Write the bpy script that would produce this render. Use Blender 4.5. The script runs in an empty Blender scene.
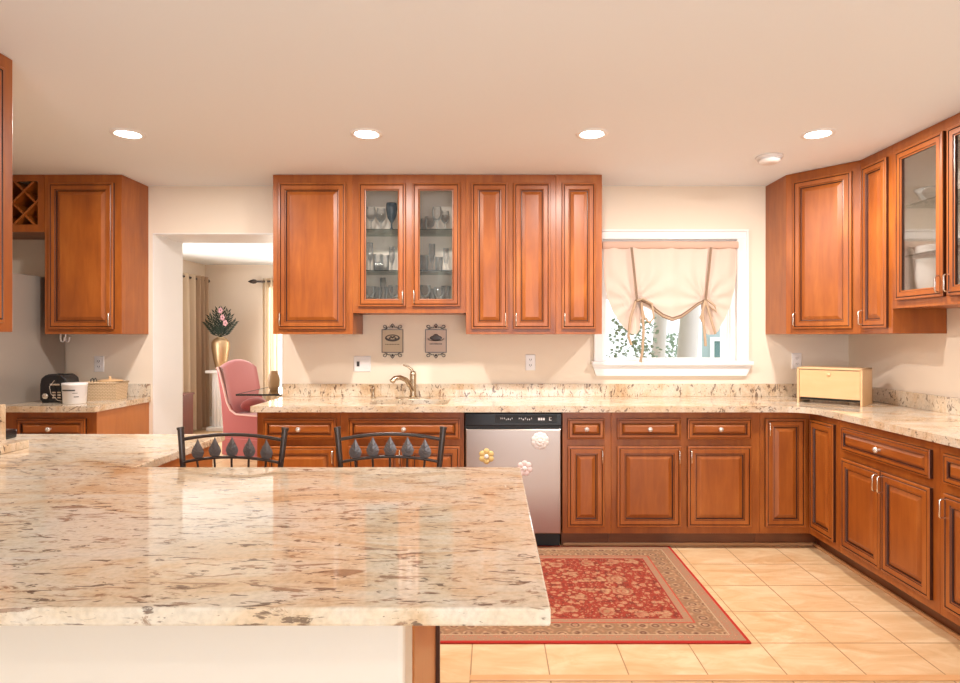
import bpy, math, random
from math import sin, cos, pi, radians
from mathutils import Vector
random.seed(7)
S = bpy.context.scene
COL = S.collection

# ---------------- camera, world, light, exposure ----------------
CAMZ = 1.35
cd = bpy.data.cameras.new('camera'); cam = bpy.data.objects.new('camera', cd); COL.objects.link(cam)
cam.location = (0, 0, CAMZ); cam.rotation_euler = (pi/2, 0, 0)
cd.sensor_width = 36; cd.lens = 620/960*36
cd.shift_x = -12/960; cd.shift_y = -4.5/960
cd.clip_start = .05; cd.clip_end = 200
S.camera = cam
S.view_settings.view_transform = 'Standard'; S.view_settings.look = 'None'
S.view_settings.gamma = 1; S.view_settings.use_curve_mapping = False
S.view_settings.exposure = 0.87

w = bpy.data.worlds.new('sky'); S.world = w; w.use_nodes = True
wn = w.node_tree.nodes; wl = w.node_tree.links
bg = wn['Background']; bg.inputs['Color'].default_value = (.93, .96, 1, 1); bg.inputs['Strength'].default_value = 1.15

def area(name, loc, rot, sx, sy, power, color=(1, 1, 1)):
    l = bpy.data.lights.new(name, 'AREA'); l.shape = 'RECTANGLE'; l.size = sx; l.size_y = sy
    l.energy = power; l.color = color
    o = bpy.data.objects.new(name, l); COL.objects.link(o); o.location = loc; o.rotation_euler = rot
    return o
area('rear_ceiling_fill', (.6, -2.3, 1.25), (radians(142), 0, 0), 2.6, 1.9, 52, (.78, .88, 1))  # added unseen lamp behind the camera, tilted up to brighten the ceiling
area('daylight_kitchen_window', (1.3, 4.78, 1.62), (-pi/2, 0, 0),   .95, .85, 2.2, (.95, .98, 1))
area('daylight_dining_window', (-2.6, 9.42, 1.3), (-pi/2, 0, 0), 1.6, 1.6, 26, (1, .97, .93))
area('daylight_dining_side_window', (-4.3, 7.3, 1.3), (pi/2, 0, -pi/2), 1.8, 1.6, 28, (1, .97, .93))
CAN_POWER = 15.0
CAN_COLOR = (1, .925, .865)

# ---------------- materials ----------------
def newmat(name):
    m = bpy.data.materials.new(name); m.use_nodes = True
    nt = m.node_tree; return m, nt, nt.nodes['Principled BSDF']
def mat(name, c, rough=.5, metal=0, coat=0, emit=0, trans=0, spec=None, sheen=0):
    m, nt, p = newmat(name)
    p.inputs['Base Color'].default_value = (*c, 1); p.inputs['Roughness'].default_value = rough
    p.inputs['Metallic'].default_value = metal; p.inputs['Coat Weight'].default_value = coat
    p.inputs['Transmission Weight'].default_value = trans; p.inputs['Sheen Weight'].default_value = sheen
    if spec is not None: p.inputs['Specular IOR Level'].default_value = spec
    if emit:
        p.inputs['Emission Color'].default_value = (*c, 1); p.inputs['Emission Strength'].default_value = emit
    return m
def N(nt, t, **kw):
    n = nt.nodes.new(t)
    for k, v in kw.items():
        if k in ('operation', 'blend_type', 'data_type', 'feature', 'offset', 'squash', 'interpolation_type'): setattr(n, k, v)
        else: n.inputs[k].default_value = v
    return n
def ramp(nt, fac, stops, interp='LINEAR'):
    r = nt.nodes.new('ShaderNodeValToRGB'); r.color_ramp.interpolation = interp
    el = r.color_ramp.elements
    while len(el) < len(stops): el.new(.5)
    for e, (p, c) in zip(el, stops):
        e.position = p; e.color = (*c, 1) if len(c) == 3 else c
    nt.links.new(fac, r.inputs[0]); return r.outputs[0]
def mixc(nt, f, a, b, mode='MIX'):
    m = nt.nodes.new('ShaderNodeMix'); m.data_type = 'RGBA'; m.blend_type = mode
    for sock, v in ((m.inputs[0], f), (m.inputs[6], a), (m.inputs[7], b)):
        if hasattr(v, 'is_linked'): nt.links.new(v, sock)
        elif isinstance(v, tuple): sock.default_value = (*v, 1) if len(v) == 3 else v
        else: sock.default_value = v
    return m.outputs[2]
def mth(nt, op, a, b=None, c=None):
    n = nt.nodes.new('ShaderNodeMath'); n.operation = op
    for i, v in enumerate((a, b, c)):
        if v is None: continue
        if hasattr(v, 'is_linked'): nt.links.new(v, n.inputs[i])
        else: n.inputs[i].default_value = v
    return n.outputs[0]
def objcoord(nt, scale=(1, 1, 1), rot=(0, 0, 0), rnd=False, loc=(0, 0, 0)):
    tc = nt.nodes.new('ShaderNodeTexCoord'); out = tc.outputs['Object']
    if rnd:
        oi = nt.nodes.new('ShaderNodeObjectInfo'); a = nt.nodes.new('ShaderNodeVectorMath'); a.operation = 'ADD'
        sc = mth(nt, 'MULTIPLY', oi.outputs['Random'], 37.0)
        nt.links.new(out, a.inputs[0]); nt.links.new(sc, a.inputs[1]); out = a.outputs[0]
    mp = nt.nodes.new('ShaderNodeMapping'); mp.inputs['Scale'].default_value = scale
    mp.inputs['Rotation'].default_value = rot; mp.inputs['Location'].default_value = loc
    nt.links.new(out, mp.inputs[0]); return mp.outputs[0]
def noise(nt, vec, scale, detail=4, rough=.5, dist=0):
    n = nt.nodes.new('ShaderNodeTexNoise'); n.inputs['Scale'].default_value = scale
    n.inputs['Detail'].default_value = detail; n.inputs['Roughness'].default_value = rough
    n.inputs['Distortion'].default_value = dist; nt.links.new(vec, n.inputs['Vector']); return n.outputs['Fac']
def bump(nt, p, h, strength=.1, dist=.01):
    b = nt.nodes.new('ShaderNodeBump'); b.inputs['Strength'].default_value = strength; b.inputs['Distance'].default_value = dist
    nt.links.new(h, b.inputs['Height']); nt.links.new(b.outputs[0], p.inputs['Normal'])

def woodmat(name, dark, mid, light, horiz=False, rough=.38, coat=.18):
    m, nt, p = newmat(name)
    sc = (1.2, 9, 9) if horiz else (9, 9, 1.2)
    v = objcoord(nt, sc, rnd=True)
    g = noise(nt, v, 2.2, 6, .6, .8)
    v2 = objcoord(nt, (1.6, 1.6, 1.0), rnd=True)
    bl = noise(nt, v2, 2.5, 3, .5, .3)
    f = mth(nt, 'ADD', mth(nt, 'MULTIPLY', g, .5), mth(nt, 'MULTIPLY', bl, .5))
    c = ramp(nt, f, [(.3, dark), (.5, mid), (.7, light)])
    nt.links.new(c, p.inputs['Base Color']); p.inputs['Roughness'].default_value = rough
    p.inputs['Coat Weight'].default_value = coat; p.inputs['Coat Roughness'].default_value = .3
    return m
M = {}
M['wood'] = woodmat('cherry_wood', (.23, .053, .007), (.34, .089, .011), (.45, .138, .021))
M['wood_h'] = woodmat('cherry_wood_rail', (.23, .053, .007), (.34, .089, .011), (.45, .138, .021), True)
M['wood_up'] = M['wood']
M['wood_side'] = woodmat('cherry_veneer', (.40, .125, .030), (.47, .16, .038), (.52, .185, .05))
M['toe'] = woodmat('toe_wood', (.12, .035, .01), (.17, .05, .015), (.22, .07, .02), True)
M['shoe'] = woodmat('shoe_wood', (.45, .22, .09), (.55, .28, .12), (.6, .32, .15), True)
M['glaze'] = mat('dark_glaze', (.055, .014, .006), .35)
M['interior'] = mat('cabinet_interior', (.90, .78, .68), .5)
M['wall'] = mat('cream_paint', (.86, .755, .62), .7)
M['wall_dining'] = mat('dining_paint', (.84, .72, .60), .7)
M['knee'] = mat('knee_wall_paint', (.80, .74, .65), .6)
M['ceiling'] = mat('ceiling_paint', (.86, .905, .95), .8)
M['white'] = mat('white_trim', (.88, .87, .86), .35)
M['plastic'] = mat('white_plastic', (.85, .83, .82), .3)
M['slot'] = mat('dark_slot', (.05, .05, .05), .4)
M['steel'] = mat('brushed_steel', (.47, .39, .345), .3, 1)
M['nickel'] = mat('satin_nickel', (.75, .70, .64), .22, 1)
M['bronze'] = mat('brushed_bronze', (.52, .42, .30), .25, 1)
M['blackgloss'] = mat('black_gloss', (.012, .012, .014), .18)
M['blackmatte'] = mat('black_matte', (.01, .01, .01), .5)
M['iron'] = mat('wrought_iron', (.075, .058, .052), .36, .6)
M['ironleaf'] = mat('pewter_leaf', (.17, .15, .145), .42, .5)
M['fridge'] = mat('fridge_side', (.35, .305, .265), .4, .3)
M['knob'] = mat('crystal_knob', (.85, .82, .78), .08, .6)
M['lens'] = mat('lamp_lens', (1, .95, .85), .5, emit=14)
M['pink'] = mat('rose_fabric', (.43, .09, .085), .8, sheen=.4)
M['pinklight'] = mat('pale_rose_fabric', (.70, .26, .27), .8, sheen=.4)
M['piping'] = mat('piping', (.85, .55, .50), .7)
M['gold'] = mat('gold_vase', (.62, .45, .27), .38, .9)
M['leaf'] = mat('palm_leaf', (.006, .022, .010), .6)
M['flowerpink'] = mat('pink_petal', (.75, .42, .48), .6)
M['darkwood'] = woodmat('mahogany', (.10, .025, .02), (.15, .04, .03), (.2, .06, .04))
M['oak'] = woodmat('oak_strip', (.55, .28, .11), (.66, .35, .15), (.72, .42, .2), True)
M['pine'] = woodmat('bamboo_wood', (.68, .43, .21), (.74, .48, .25), (.78, .54, .30), True, .4, .1)
M['tan'] = mat('tan_ceramic', (.45, .26, .12), .4)
M['brownribbon'] = mat('brown_ribbon', (.26, .17, .11), .8)
M['tanribbon'] = mat('tan_ribbon', (.50, .36, .24), .8)
M['plaque_tan'] = mat('plaque_tan', (.58, .47, .33), .6)
M['plaque_pink'] = mat('plaque_rose', (.62, .49, .41), .6)
M['petalgold'] = mat('gold_petal', (.72, .52, .2), .4)
M['petalwhite'] = mat('white_petal', (.85, .80, .75), .4)
M['petalpink'] = mat('blush_petal', (.82, .66, .62), .4)
M['bluegl'] = mat('smoky_glass', (.05, .07, .09), .1)
M['cushion'] = mat('seat_fabric', (.45, .36, .26), .9)
M['rug_edge'] = mat('rug_binding', (.42, .045, .03), .9)

def glass(name, tint=(1, 1, 1), ior=1.45, gl=1.0, rim=0.0):
    m, nt, p = newmat(name); nt.nodes.remove(p)
    out = nt.nodes['Material Output']
    tr = nt.nodes.new('ShaderNodeBsdfTransparent'); tr.inputs[0].default_value = (*tint, 1)
    g = nt.nodes.new('ShaderNodeBsdfGlossy'); g.inputs['Roughness'].default_value = .03
    fr = nt.nodes.new('ShaderNodeFresnel'); fr.inputs[0].default_value = ior
    mx = nt.nodes.new('ShaderNodeMixShader')
    f = mth(nt, 'ADD', mth(nt, 'MULTIPLY', fr.outputs[0], gl), rim)
    nt.links.new(f, mx.inputs[0]); nt.links.new(tr.outputs[0], mx.inputs[1]); nt.links.new(g.outputs[0], mx.inputs[2])
    nt.links.new(mx.outputs[0], out.inputs[0]); return m
M['pane'] = glass('window_glass', (.97, .98, .98), 1.25)
M['cabglass'] = glass('cabinet_glass', (.97, .98, .97), 1.45, .55)
M['glassware'] = glass('clear_glassware', (.985, .99, .99), 1.35, 1.3, .03)
def glassware():
    m, nt, p = newmat('clear_glassware'); nt.nodes.remove(p); out = nt.nodes['Material Output']
    tr = nt.nodes.new('ShaderNodeBsdfTransparent'); tr.inputs[0].default_value = (.985, .985, .985, 1)
    g = nt.nodes.new('ShaderNodeBsdfGlossy'); g.inputs['Roughness'].default_value = .08
    d = nt.nodes.new('ShaderNodeBsdfDiffuse'); d.inputs[0].default_value = (.95, .95, .95, 1)
    m1 = nt.nodes.new('ShaderNodeMixShader'); m1.inputs[0].default_value = .6
    nt.links.new(g.outputs[0], m1.inputs[1]); nt.links.new(d.outputs[0], m1.inputs[2])
    fr = nt.nodes.new('ShaderNodeFresnel'); fr.inputs[0].default_value = 1.35
    mx = nt.nodes.new('ShaderNodeMixShader'); nt.links.new(mth(nt, 'ADD', mth(nt, 'MULTIPLY', fr.outputs[0], .8), .06), mx.inputs[0])
    nt.links.new(tr.outputs[0], mx.inputs[1]); nt.links.new(m1.outputs[0], mx.inputs[2]); nt.links.new(mx.outputs[0], out.inputs[0]); return m
M['glassware'] = glassware()
M['shelfglass'] = glass('shelf_glass', (.80, .87, .84), 1.5, .8, .03)
M['tableglass'] = glass('table_glass', (.80, .84, .82), 1.5, 1.5, .12)

def fabric(name, c, transl=.5, alpha=0.0):
    m, nt, p = newmat(name); nt.nodes.remove(p); out = nt.nodes['Material Output']
    d = nt.nodes.new('ShaderNodeBsdfDiffuse'); d.inputs[0].default_value = (*c, 1)
    t = nt.nodes.new('ShaderNodeBsdfTranslucent'); t.inputs[0].default_value = (*c, 1)
    mx = nt.nodes.new('ShaderNodeMixShader'); mx.inputs[0].default_value = transl
    nt.links.new(d.outputs[0], mx.inputs[1]); nt.links.new(t.outputs[0], mx.inputs[2]); o = mx.outputs[0]
    if alpha:
        tr = nt.nodes.new('ShaderNodeBsdfTransparent'); m2 = nt.nodes.new('ShaderNodeMixShader'); m2.inputs[0].default_value = alpha
        nt.links.new(o, m2.inputs[1]); nt.links.new(tr.outputs[0], m2.inputs[2]); o = m2.outputs[0]
    nt.links.new(o, out.inputs[0]); return m
M['shade'] = fabric('peach_linen', (.76, .585, .49), .24)
M['shadehead'] = fabric('peach_linen_header', (.72, .50, .39), .15)
M['curtain'] = fabric('tan_curtain', (.50, .36, .25), .30)
M['curtain_light'] = fabric('beige_curtain', (.72, .60, .46), .4)
M['sheer'] = fabric('sheer', (.85, .82, .76), .6, .25)

def granite(name, sc, rot=(0, 0, 0), fleck=.60, dark=.62, warm=True):
    m, nt, p = newmat(name)
    v = objcoord(nt, sc, rot)
    a = noise(nt, objcoord(nt, tuple(q*.55+1.1 for q in sc), rot), 1.3, 7, .62, 1.2)
    base = ramp(nt, a, [(.30, (.55, .36, .20)), (.42, (.68, .51, .34)), (.52, (.73, .61, .46)), (.68, (.74, .67, .57))])
    big = noise(nt, objcoord(nt, (1, 1.3, 1), loc=(9, 2, 4)), 2.2, 3, .5)
    off = mth(nt, 'MULTIPLY', mth(nt, 'SUBTRACT', big, .5), .20)
    b = noise(nt, objcoord(nt, tuple(q*3.0 for q in sc), rot, loc=(3, 5, 1)), 2.4, 6, .66, 1.0)
    f = ramp(nt, mth(nt, 'ADD', b, off), [(fleck, (0, 0, 0)), (fleck + .05, (1, 1, 1))])
    c = mixc(nt, mth(nt, 'MULTIPLY', f, .72), base, (.24, .115, .06))
    e = noise(nt, objcoord(nt, tuple(q*5.0 for q in sc), rot, loc=(1, 7, 2)), 2.6, 4, .6, .8)
    f2 = ramp(nt, mth(nt, 'ADD', e, mth(nt, 'MULTIPLY', off, .6)), [(dark, (0, 0, 0)), (dark + .04, (1, 1, 1))])
    c = mixc(nt, mth(nt, 'MULTIPLY', f2, .78), c, (.10, .055, .04))
    g = noise(nt, objcoord(nt, (1, 1, 1)), 90, 3, .6)
    c = mixc(nt, .35, c, ramp(nt, g, [(.3, (.5, .48, .44)), (.6, (1, 1, 1))]), 'MULTIPLY')
    nt.links.new(c, p.inputs['Base Color']); p.inputs['Roughness'].default_value = .045
    p.inputs['Specular IOR Level'].default_value = .6
    return m
M['granite'] = granite('granite_countertop', (1.45, 5.0, 5.0), (0, 0, .13), .578, .60)
M['granite_run'] = granite('granite_run', (3.2, 5, 4), (0, .2, .3), .61, .61)
M['granite_splash'] = granite('granite_splash', (4.2, 3, 1.7), (0, .75, 0), .60, .585)

def tilemat():
    m, nt, p = newmat('travertine_tile')
    T = .3165
    v = objcoord(nt, (1/T, 1/T, 1/T), loc=(.086/T + 20, -2.735/T + 30, 0))
    br = nt.nodes.new('ShaderNodeTexBrick'); br.offset = 0; br.squash = 1
    br.inputs['Scale'].default_value = 1; br.inputs['Brick Width'].default_value = 1; br.inputs['Row Height'].default_value = 1
    br.inputs['Mortar Size'].default_value = .009; br.inputs['Mortar Smooth'].default_value = .1
    br.inputs['Color1'].default_value = (0, 0, 0, 1); br.inputs['Color2'].default_value = (1, 1, 1, 1)
    nt.links.new(v, br.inputs['Vector'])
    n = noise(nt, objcoord(nt, (1.5, 4, 1), (0, 0, .5)), 2.3, 6, .6, 1.0)
    c = ramp(nt, n, [(.32, (.62, .37, .17)), (.5, (.72, .48, .26)), (.66, (.80, .60, .37))])
    sep = nt.nodes.new('ShaderNodeSeparateColor'); nt.links.new(br.outputs['Color'], sep.inputs[0])
    c = mixc(nt, mth(nt, 'MULTIPLY', sep.outputs[0], .35), c, (.74, .50, .28))
    c = mixc(nt, br.outputs['Fac'], c, (.38, .21, .10))
    nt.links.new(c, p.inputs['Base Color']); p.inputs['Roughness'].default_value = .33
    bump(nt, p, mth(nt, 'SUBTRACT', 1.0, br.outputs['Fac']), .25, .003)
    return m
M['tile'] = tilemat()

RW, RD = 1.84, 1.262     # rug size
def rugmat():
    m, nt, p = newmat('oriental_rug_pile')
    tc = nt.nodes.new('ShaderNodeTexCoord'); sx = nt.nodes.new('ShaderNodeSeparateXYZ'); nt.links.new(tc.outputs['Object'], sx.inputs[0])
    ax = mth(nt, 'ABSOLUTE', sx.outputs[0]); ay = mth(nt, 'ABSOLUTE', sx.outputs[1])
    dx = mth(nt, 'SUBTRACT', RW/2, ax); dy = mth(nt, 'SUBTRACT', RD/2, ay)
    d = mth(nt, 'MINIMUM', dx, dy)
    # mirrored coordinates give the regular repeat of a woven pattern
    cmb = nt.nodes.new('ShaderNodeCombineXYZ'); nt.links.new(ax, cmb.inputs[0]); nt.links.new(ay, cmb.inputs[1])
    def voro(scale, feat='F1', rnd=.8):
        vn = nt.nodes.new('ShaderNodeTexVoronoi'); vn.feature = feat; vn.inputs['Scale'].default_value = scale
        vn.inputs['Randomness'].default_value = rnd; nt.links.new(cmb.outputs[0], vn.inputs['Vector']); return vn
    red = (.27, .040, .025); cream = (.56, .37, .22); olive = (.24, .19, .10); dark = (.10, .035, .025)
    v1 = voro(7.0, rnd=.7); v2 = voro(42); v3 = voro(75); v4 = voro(15, 'DISTANCE_TO_EDGE', .9); v5 = voro(24)
    field = ramp(nt, v2.outputs['Distance'], [(0, cream), (.22, (.50, .28, .16)), (.36, red), (.6, (.34, .06, .035)), (.72, dark)])
    field = mixc(nt, .5, field, ramp(nt, v3.outputs['Distance'], [(0, cream), (.24, (.45, .24, .13)), (.34, red)]))
    petals = ramp(nt, v5.outputs['Distance'], [(0, olive), (.12, olive), (.16, cream), (.28, (.45, .12, .07)), (.34, (.50, .30, .16)), (.44, (.2, .04, .03))])
    field = mixc(nt, ramp(nt, v5.outputs['Distance'], [(.38, (.75, .75, .75)), (.44, (0, 0, 0))]), field, petals)
    rings = ramp(nt, mth(nt, 'FRACT', mth(nt, 'MULTIPLY', v1.outputs['Distance'], 6.0)), [(0, (.52, .34, .19)), (.4, (.36, .26, .13)), (.55, (.34, .08, .05)), (1, (.50, .28, .16))])
    flower = ramp(nt, mth(nt, 'ADD', v1.outputs['Distance'], mth(nt, 'MULTIPLY', v2.outputs['Distance'], .18)), [(.44, (1, 1, 1)), (.50, (0, 0, 0))])
    field = mixc(nt, mth(nt, 'MULTIPLY', flower, .55), field, rings)
    b1 = voro(13, rnd=.25)
    band = ramp(nt, b1.outputs['Distance'], [(0, (.42, .10, .06)), (.12, (.52, .36, .21)), (.22, dark), (.32, (.50, .34, .20)), (.42, (.30, .19, .10)), (.62, (.40, .22, .12)), (.72, (.52, .36, .21))])
    band = mixc(nt, .45, band, ramp(nt, v2.outputs['Distance'], [(0, (.56, .38, .24)), (.3, (.40, .20, .11)), (.5, (.20, .09, .055))]))
    edge2 = ramp(nt, v3.outputs['Distance'], [(0, cream), (.3, (.40, .15, .09)), (.5, (.34, .20, .12))])
    def step(lo, hi):   # 1 where lo<d<hi
        a = mth(nt, 'GREATER_THAN', d, lo); b = mth(nt, 'LESS_THAN', d, hi); return mth(nt, 'MULTIPLY', a, b)
    c = mixc(nt, step(0, .235), field, edge2)
    c = mixc(nt, step(.075, .185), c, band)
    c = mixc(nt, step(.185, .193), c, (.45, .08, .05)); c = mixc(nt, step(.068, .075), c, (.45, .30, .18))
    c = mixc(nt, step(.228, .236), c, (.30, .04, .03))
    c = mixc(nt, step(-1, .016), c, (.42, .035, .025))
    nt.links.new(c, p.inputs['Base Color']); p.inputs['Roughness'].default_value = .95
    p.inputs['Specular IOR Level'].default_value = .1
    return m
M['rug'] = rugmat()
def wicker():
    m, nt, p = newmat('wicker_weave')
    v = objcoord(nt, (1, 1, 1))
    sp = nt.nodes.new('ShaderNodeSeparateXYZ'); nt.links.new(v, sp.inputs[0]); cb = nt.nodes.new('ShaderNodeCombineXYZ')
    nt.links.new(mth(nt, 'ADD', sp.outputs[0], sp.outputs[1]), cb.inputs[0]); nt.links.new(sp.outputs[2], cb.inputs[1])
    wv = nt.nodes.new('ShaderNodeTexBrick'); wv.inputs['Scale'].default_value = 1; wv.inputs['Brick Width'].default_value = .022
    wv.inputs['Row Height'].default_value = .0105; wv.inputs['Mortar Size'].default_value = .0016; wv.inputs['Mortar Smooth'].default_value = .6
    nt.links.new(cb.outputs[0], wv.inputs['Vector'])
    n = noise(nt, v, 60, 2)
    c = mixc(nt, wv.outputs['Fac'], (.74, .56, .36), (.36, .21, .10))
    c = mixc(nt, mth(nt, 'MULTIPLY', n, .3), c, (.62, .44, .25))
    nt.links.new(c, p.inputs['Base Color']); p.inputs['Roughness'].default_value = .7
    bump(nt, p, mth(nt, 'SUBTRACT', 1.0, wv.outputs['Fac']), .6, .003); return m
M['wicker'] = wicker()
M['bark'] = mat('pale_bark', (.74, .66, .62), .9)
M['bush'] = mat('bush_green', (.36, .44, .33), .8)
M['grass'] = mat('lawn', (.55, .62, .45), .9)
M['siding'] = mat('house_siding', (.42, .50, .50), .8)
M['teal'] = mat('neighbour_shutter', (.16, .27, .27), .7)

# ---------------- mesh helpers ----------------
class MB:
    def __init__(s): s.v = []; s.f = []; s.m = []; s.sm = []
    def add(s, vs, fs, m=0, smooth=False):
        b = len(s.v); s.v += [tuple(q) for q in vs]
        for f in fs: s.f.append(tuple(b+i for i in f)); s.m.append(m); s.sm.append(smooth)
    def box(s, x0, x1, y0, y1, z0, z1, m=0):
        s.add([(x0,y0,z0),(x1,y0,z0),(x1,y1,z0),(x0,y1,z0),(x0,y0,z1),(x1,y0,z1),(x1,y1,z1),(x0,y1,z1)],
              [(0,3,2,1),(4,5,6,7),(0,1,5,4),(1,2,6,5),(2,3,7,6),(3,0,4,7)], m)
    def rings(s, x0, x1, z0, z1, yb, prof, fill=True):
        # prof: list of (inset, height, mat of the band leading to this ring)
        rs = []
        for (i, h, mm) in prof:
            rs.append([(x0+i, yb-h, z0+i), (x1-i, yb-h, z0+i), (x1-i, yb-h, z1-i), (x0+i, yb-h, z1-i)])
        for k in range(1, len(rs)):
            vs = rs[k-1] + rs[k]
            s.add(vs, [(j, (j+1) % 4, 4+(j+1) % 4, 4+j) for j in range(4)], prof[k][2])
        if fill:
            s.add(rs[-1], [(0, 1, 2, 3)], 0)
            s.add(rs[0], [(3, 2, 1, 0)], 0)
    def prism(s, pts, z0, z1, m=0):
        n = len(pts)
        vs = [(x, y, z0) for x, y in pts] + [(x, y, z1) for x, y in pts]
        s.add(vs, [tuple(range(n-1, -1, -1)), tuple(range(n, 2*n))] + [(i, (i+1) % n, n+(i+1) % n, n+i) for i in range(n)], m)
    def prism_y(s, pts, y0, y1, m=0):    # outline in x,z, extruded along y
        n = len(pts)
        vs = [(x, y0, z) for x, z in pts] + [(x, y1, z) for x, z in pts]
        s.add(vs, [tuple(range(n)), tuple(range(2*n-1, n-1, -1))] + [(i, n+i, n+(i+1) % n, (i+1) % n) for i in range(n)], m)
    def lathe(s, prof, c=(0, 0, 0), n=20, m=0, axis='z'):
        b = []
        for r, z in prof:
            for k in range(n):
                a = 2*pi*k/n
                if axis == 'z': b.append((c[0]+r*cos(a), c[1]+r*sin(a), c[2]+z))
                else: b.append((c[0]+r*cos(a), c[1]-z, c[2]+r*sin(a)))   # turned about an axis pointing to -y
        fs = []
        for j in range(len(prof)-1):
            for k in range(n):
                fs.append((j*n+k, j*n+(k+1) % n, (j+1)*n+(k+1) % n, (j+1)*n+k))
        s.add(b, fs, m, True)
    def tube(s, pts, r, n=8, m=0, cap=True):
        pts = [Vector(q) for q in pts]; rr = r if isinstance(r, (list, tuple)) else [r]*len(pts)
        vs = []; prev = None
        for i, q in enumerate(pts):
            t = (pts[min(i+1, len(pts)-1)] - pts[max(i-1, 0)]).normalized()
            if prev is None:
                up = Vector((0, 0, 1)) if abs(t.z) < .9 else Vector((0, 1, 0))
                a = t.cross(up).normalized()
            else:
                a = (prev - t*prev.dot(t)).normalized()
            prev = a; b = t.cross(a)
            for k in range(n):
                an = 2*pi*k/n; vs.append(q + (a*cos(an) + b*sin(an))*rr[i])
        fs = [(j*n+k, j*n+(k+1) % n, (j+1)*n+(k+1) % n, (j+1)*n+k) for j in range(len(pts)-1) for k in range(n)]
        s.add(vs, fs, m, True)
        if cap:
            s.add(vs[:n], [tuple(range(n-1, -1, -1))], m); s.add(vs[-n:], [tuple(range(n))], m)
    def ball(s, c, rx, ry, rz, n=12, m=0):
        vs = []; 
        for j in range(n//2+1):
            t = pi*j/(n//2)
            for k in range(n):
                a = 2*pi*k/n; vs.append((c[0]+rx*sin(t)*cos(a), c[1]+ry*sin(t)*sin(a), c[2]-rz*cos(t)))
        s.add(vs, [(j*n+k, j*n+(k+1) % n, (j+1)*n+(k+1) % n, (j+1)*n+k) for j in range(n//2) for k in range(n)], m, True)
    def build(s, name, mats, parent=None, bevel=0, seg=2):
        me = bpy.data.meshes.new(name); me.from_pydata(s.v, [], s.f)
        if not isinstance(mats, (list, tuple)): mats = [mats]
        for q in mats: me.materials.append(M[q])
        for p, mm, ss in zip(me.polygons, s.m, s.sm): p.material_index = mm; p.use_smooth = ss
        me.update()
        o = bpy.data.objects.new(name, me); COL.objects.link(o)
        if parent: o.parent = parent
        if bevel:
            b = o.modifiers.new('edge', 'BEVEL'); b.width = bevel; b.segments = seg; b.limit_method = 'ANGLE'
        return o
def tag(o, label=None, cat=None, group=None, kind=None):
    if label: o['label'] = label
    if cat: o['category'] = cat
    if group: o['group'] = group
    if kind: o['kind'] = kind
    return o
def thing(name, loc, rz, label, cat, group=None):
    o = bpy.data.objects.new(name, None); COL.objects.link(o); o.location = loc; o.rotation_euler = (0, 0, rz)
    o.empty_display_size = .1
    return tag(o, label, cat, group)
def struct(o): o['kind'] = 'structure'; return o
def copy_tree(o, parent=None):
    c = o.copy(); COL.objects.link(c)
    if parent: c.parent = parent
    for ch in list(o.children): copy_tree(ch, c)
    return c
def boxo(name, m, x0, x1, y0, y1, z0, z1, parent=None, bevel=0):
    b = MB(); b.box(x0, x1, y0, y1, z0, z1); return b.build(name, m, parent, bevel)

# ---------------- the room ----------------
H = 2.455; YW = 4.545; XR = 2.614
DL, DR, DT = -2.485, -1.532, 2.109            # passage
WL, WR_, WB, WT = .80, 1.80, 1.174, 2.075     # window opening
b = MB(); b.box(-4.6, 2.9, -2.6, 9.9, -.1, 0); struct(b.build('floor', 'tile'))
b = MB(); b.box(-4.6, 2.9, -2.6, 9.9, H, H+.1); struct(b.build('ceiling', 'ceiling'))
b = MB()
b.box(-4.05, DL, YW, YW+.42, 0, H); b.box(DL, DR, YW, YW+.42, DT, H); b.box(DR, -.9, YW, YW+.42, 0, H)
b.box(-.9, WL, YW, YW+.18, 0, H); b.box(WL, WR_, YW, YW+.18, 0, WB); b.box(WL, WR_, YW, YW+.18, WT, H); b.box(WR_, XR+.15, YW, YW+.18, 0, H)
struct(b.build('wall_back', 'wall'))
struct(boxo('wall_right', 'wall', XR, XR+.15, -2.6, YW, 0, H))
struct(boxo('wall_left', 'wall', -4.15, -4.0, -2.6, YW, 0, H))
struct(boxo('wall_partition', 'wall', -2.37, -2.245, -1.2, 2.47, 0, H))
b = MB(); b.box(-4.15, -.7, -2.6, -2.45, 0, H); b.box(1.9, 2.8, -2.6, -2.45, 0, H); b.box(-.7, 1.9, -2.6, -2.45, 2.1, H)
struct(b.build('wall_rear', 'wall'))
b = MB()   # passage lining
b.box(DL-.0, DL+.006, YW-.004, YW+.424, 0, DT, 0); b.box(DR-.006, DR, YW-.004, YW+.424, 0, DT, 0); b.box(DL, DR, YW-.004, YW+.424, DT-.006, DT, 0)
struct(b.build('trim_1', 'white'))
# dining room
b = MB(); b.box(-4.55, -4.4, 4.9, 6.4, 0, H); b.box(-4.55, -4.4, 6.4, 8.6, 0, .5); b.box(-4.55, -4.4, 6.4, 8.6, 2.1, H); b.box(-4.55, -4.4, 8.6, 9.65, 0, H)
struct(b.build('wall_dining_left', 'wall_dining'))
b = MB(); b.box(-4.55, -3.4, 9.5, 9.65, 0, H); b.box(-3.4, -1.8, 9.5, 9.65, 0, .5); b.box(-3.4, -1.8, 9.5, 9.65, 2.1, H); b.box(-1.8, -.7, 9.5, 9.65, 0, H)
struct(b.build('wall_dining_back', 'wall_dining'))
struct(boxo('wall_dining_right', 'wall_dining', -.9, -.75, 4.97, 9.5, 0, H))
b = MB(); b.box(-4.39, -3.4, 9.47, 9.5, 0, .13); b.box(-4.4, -4.37, 4.97, 9.5, 0, .13)
struct(b.build('baseboard_dining', 'white'))
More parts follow.
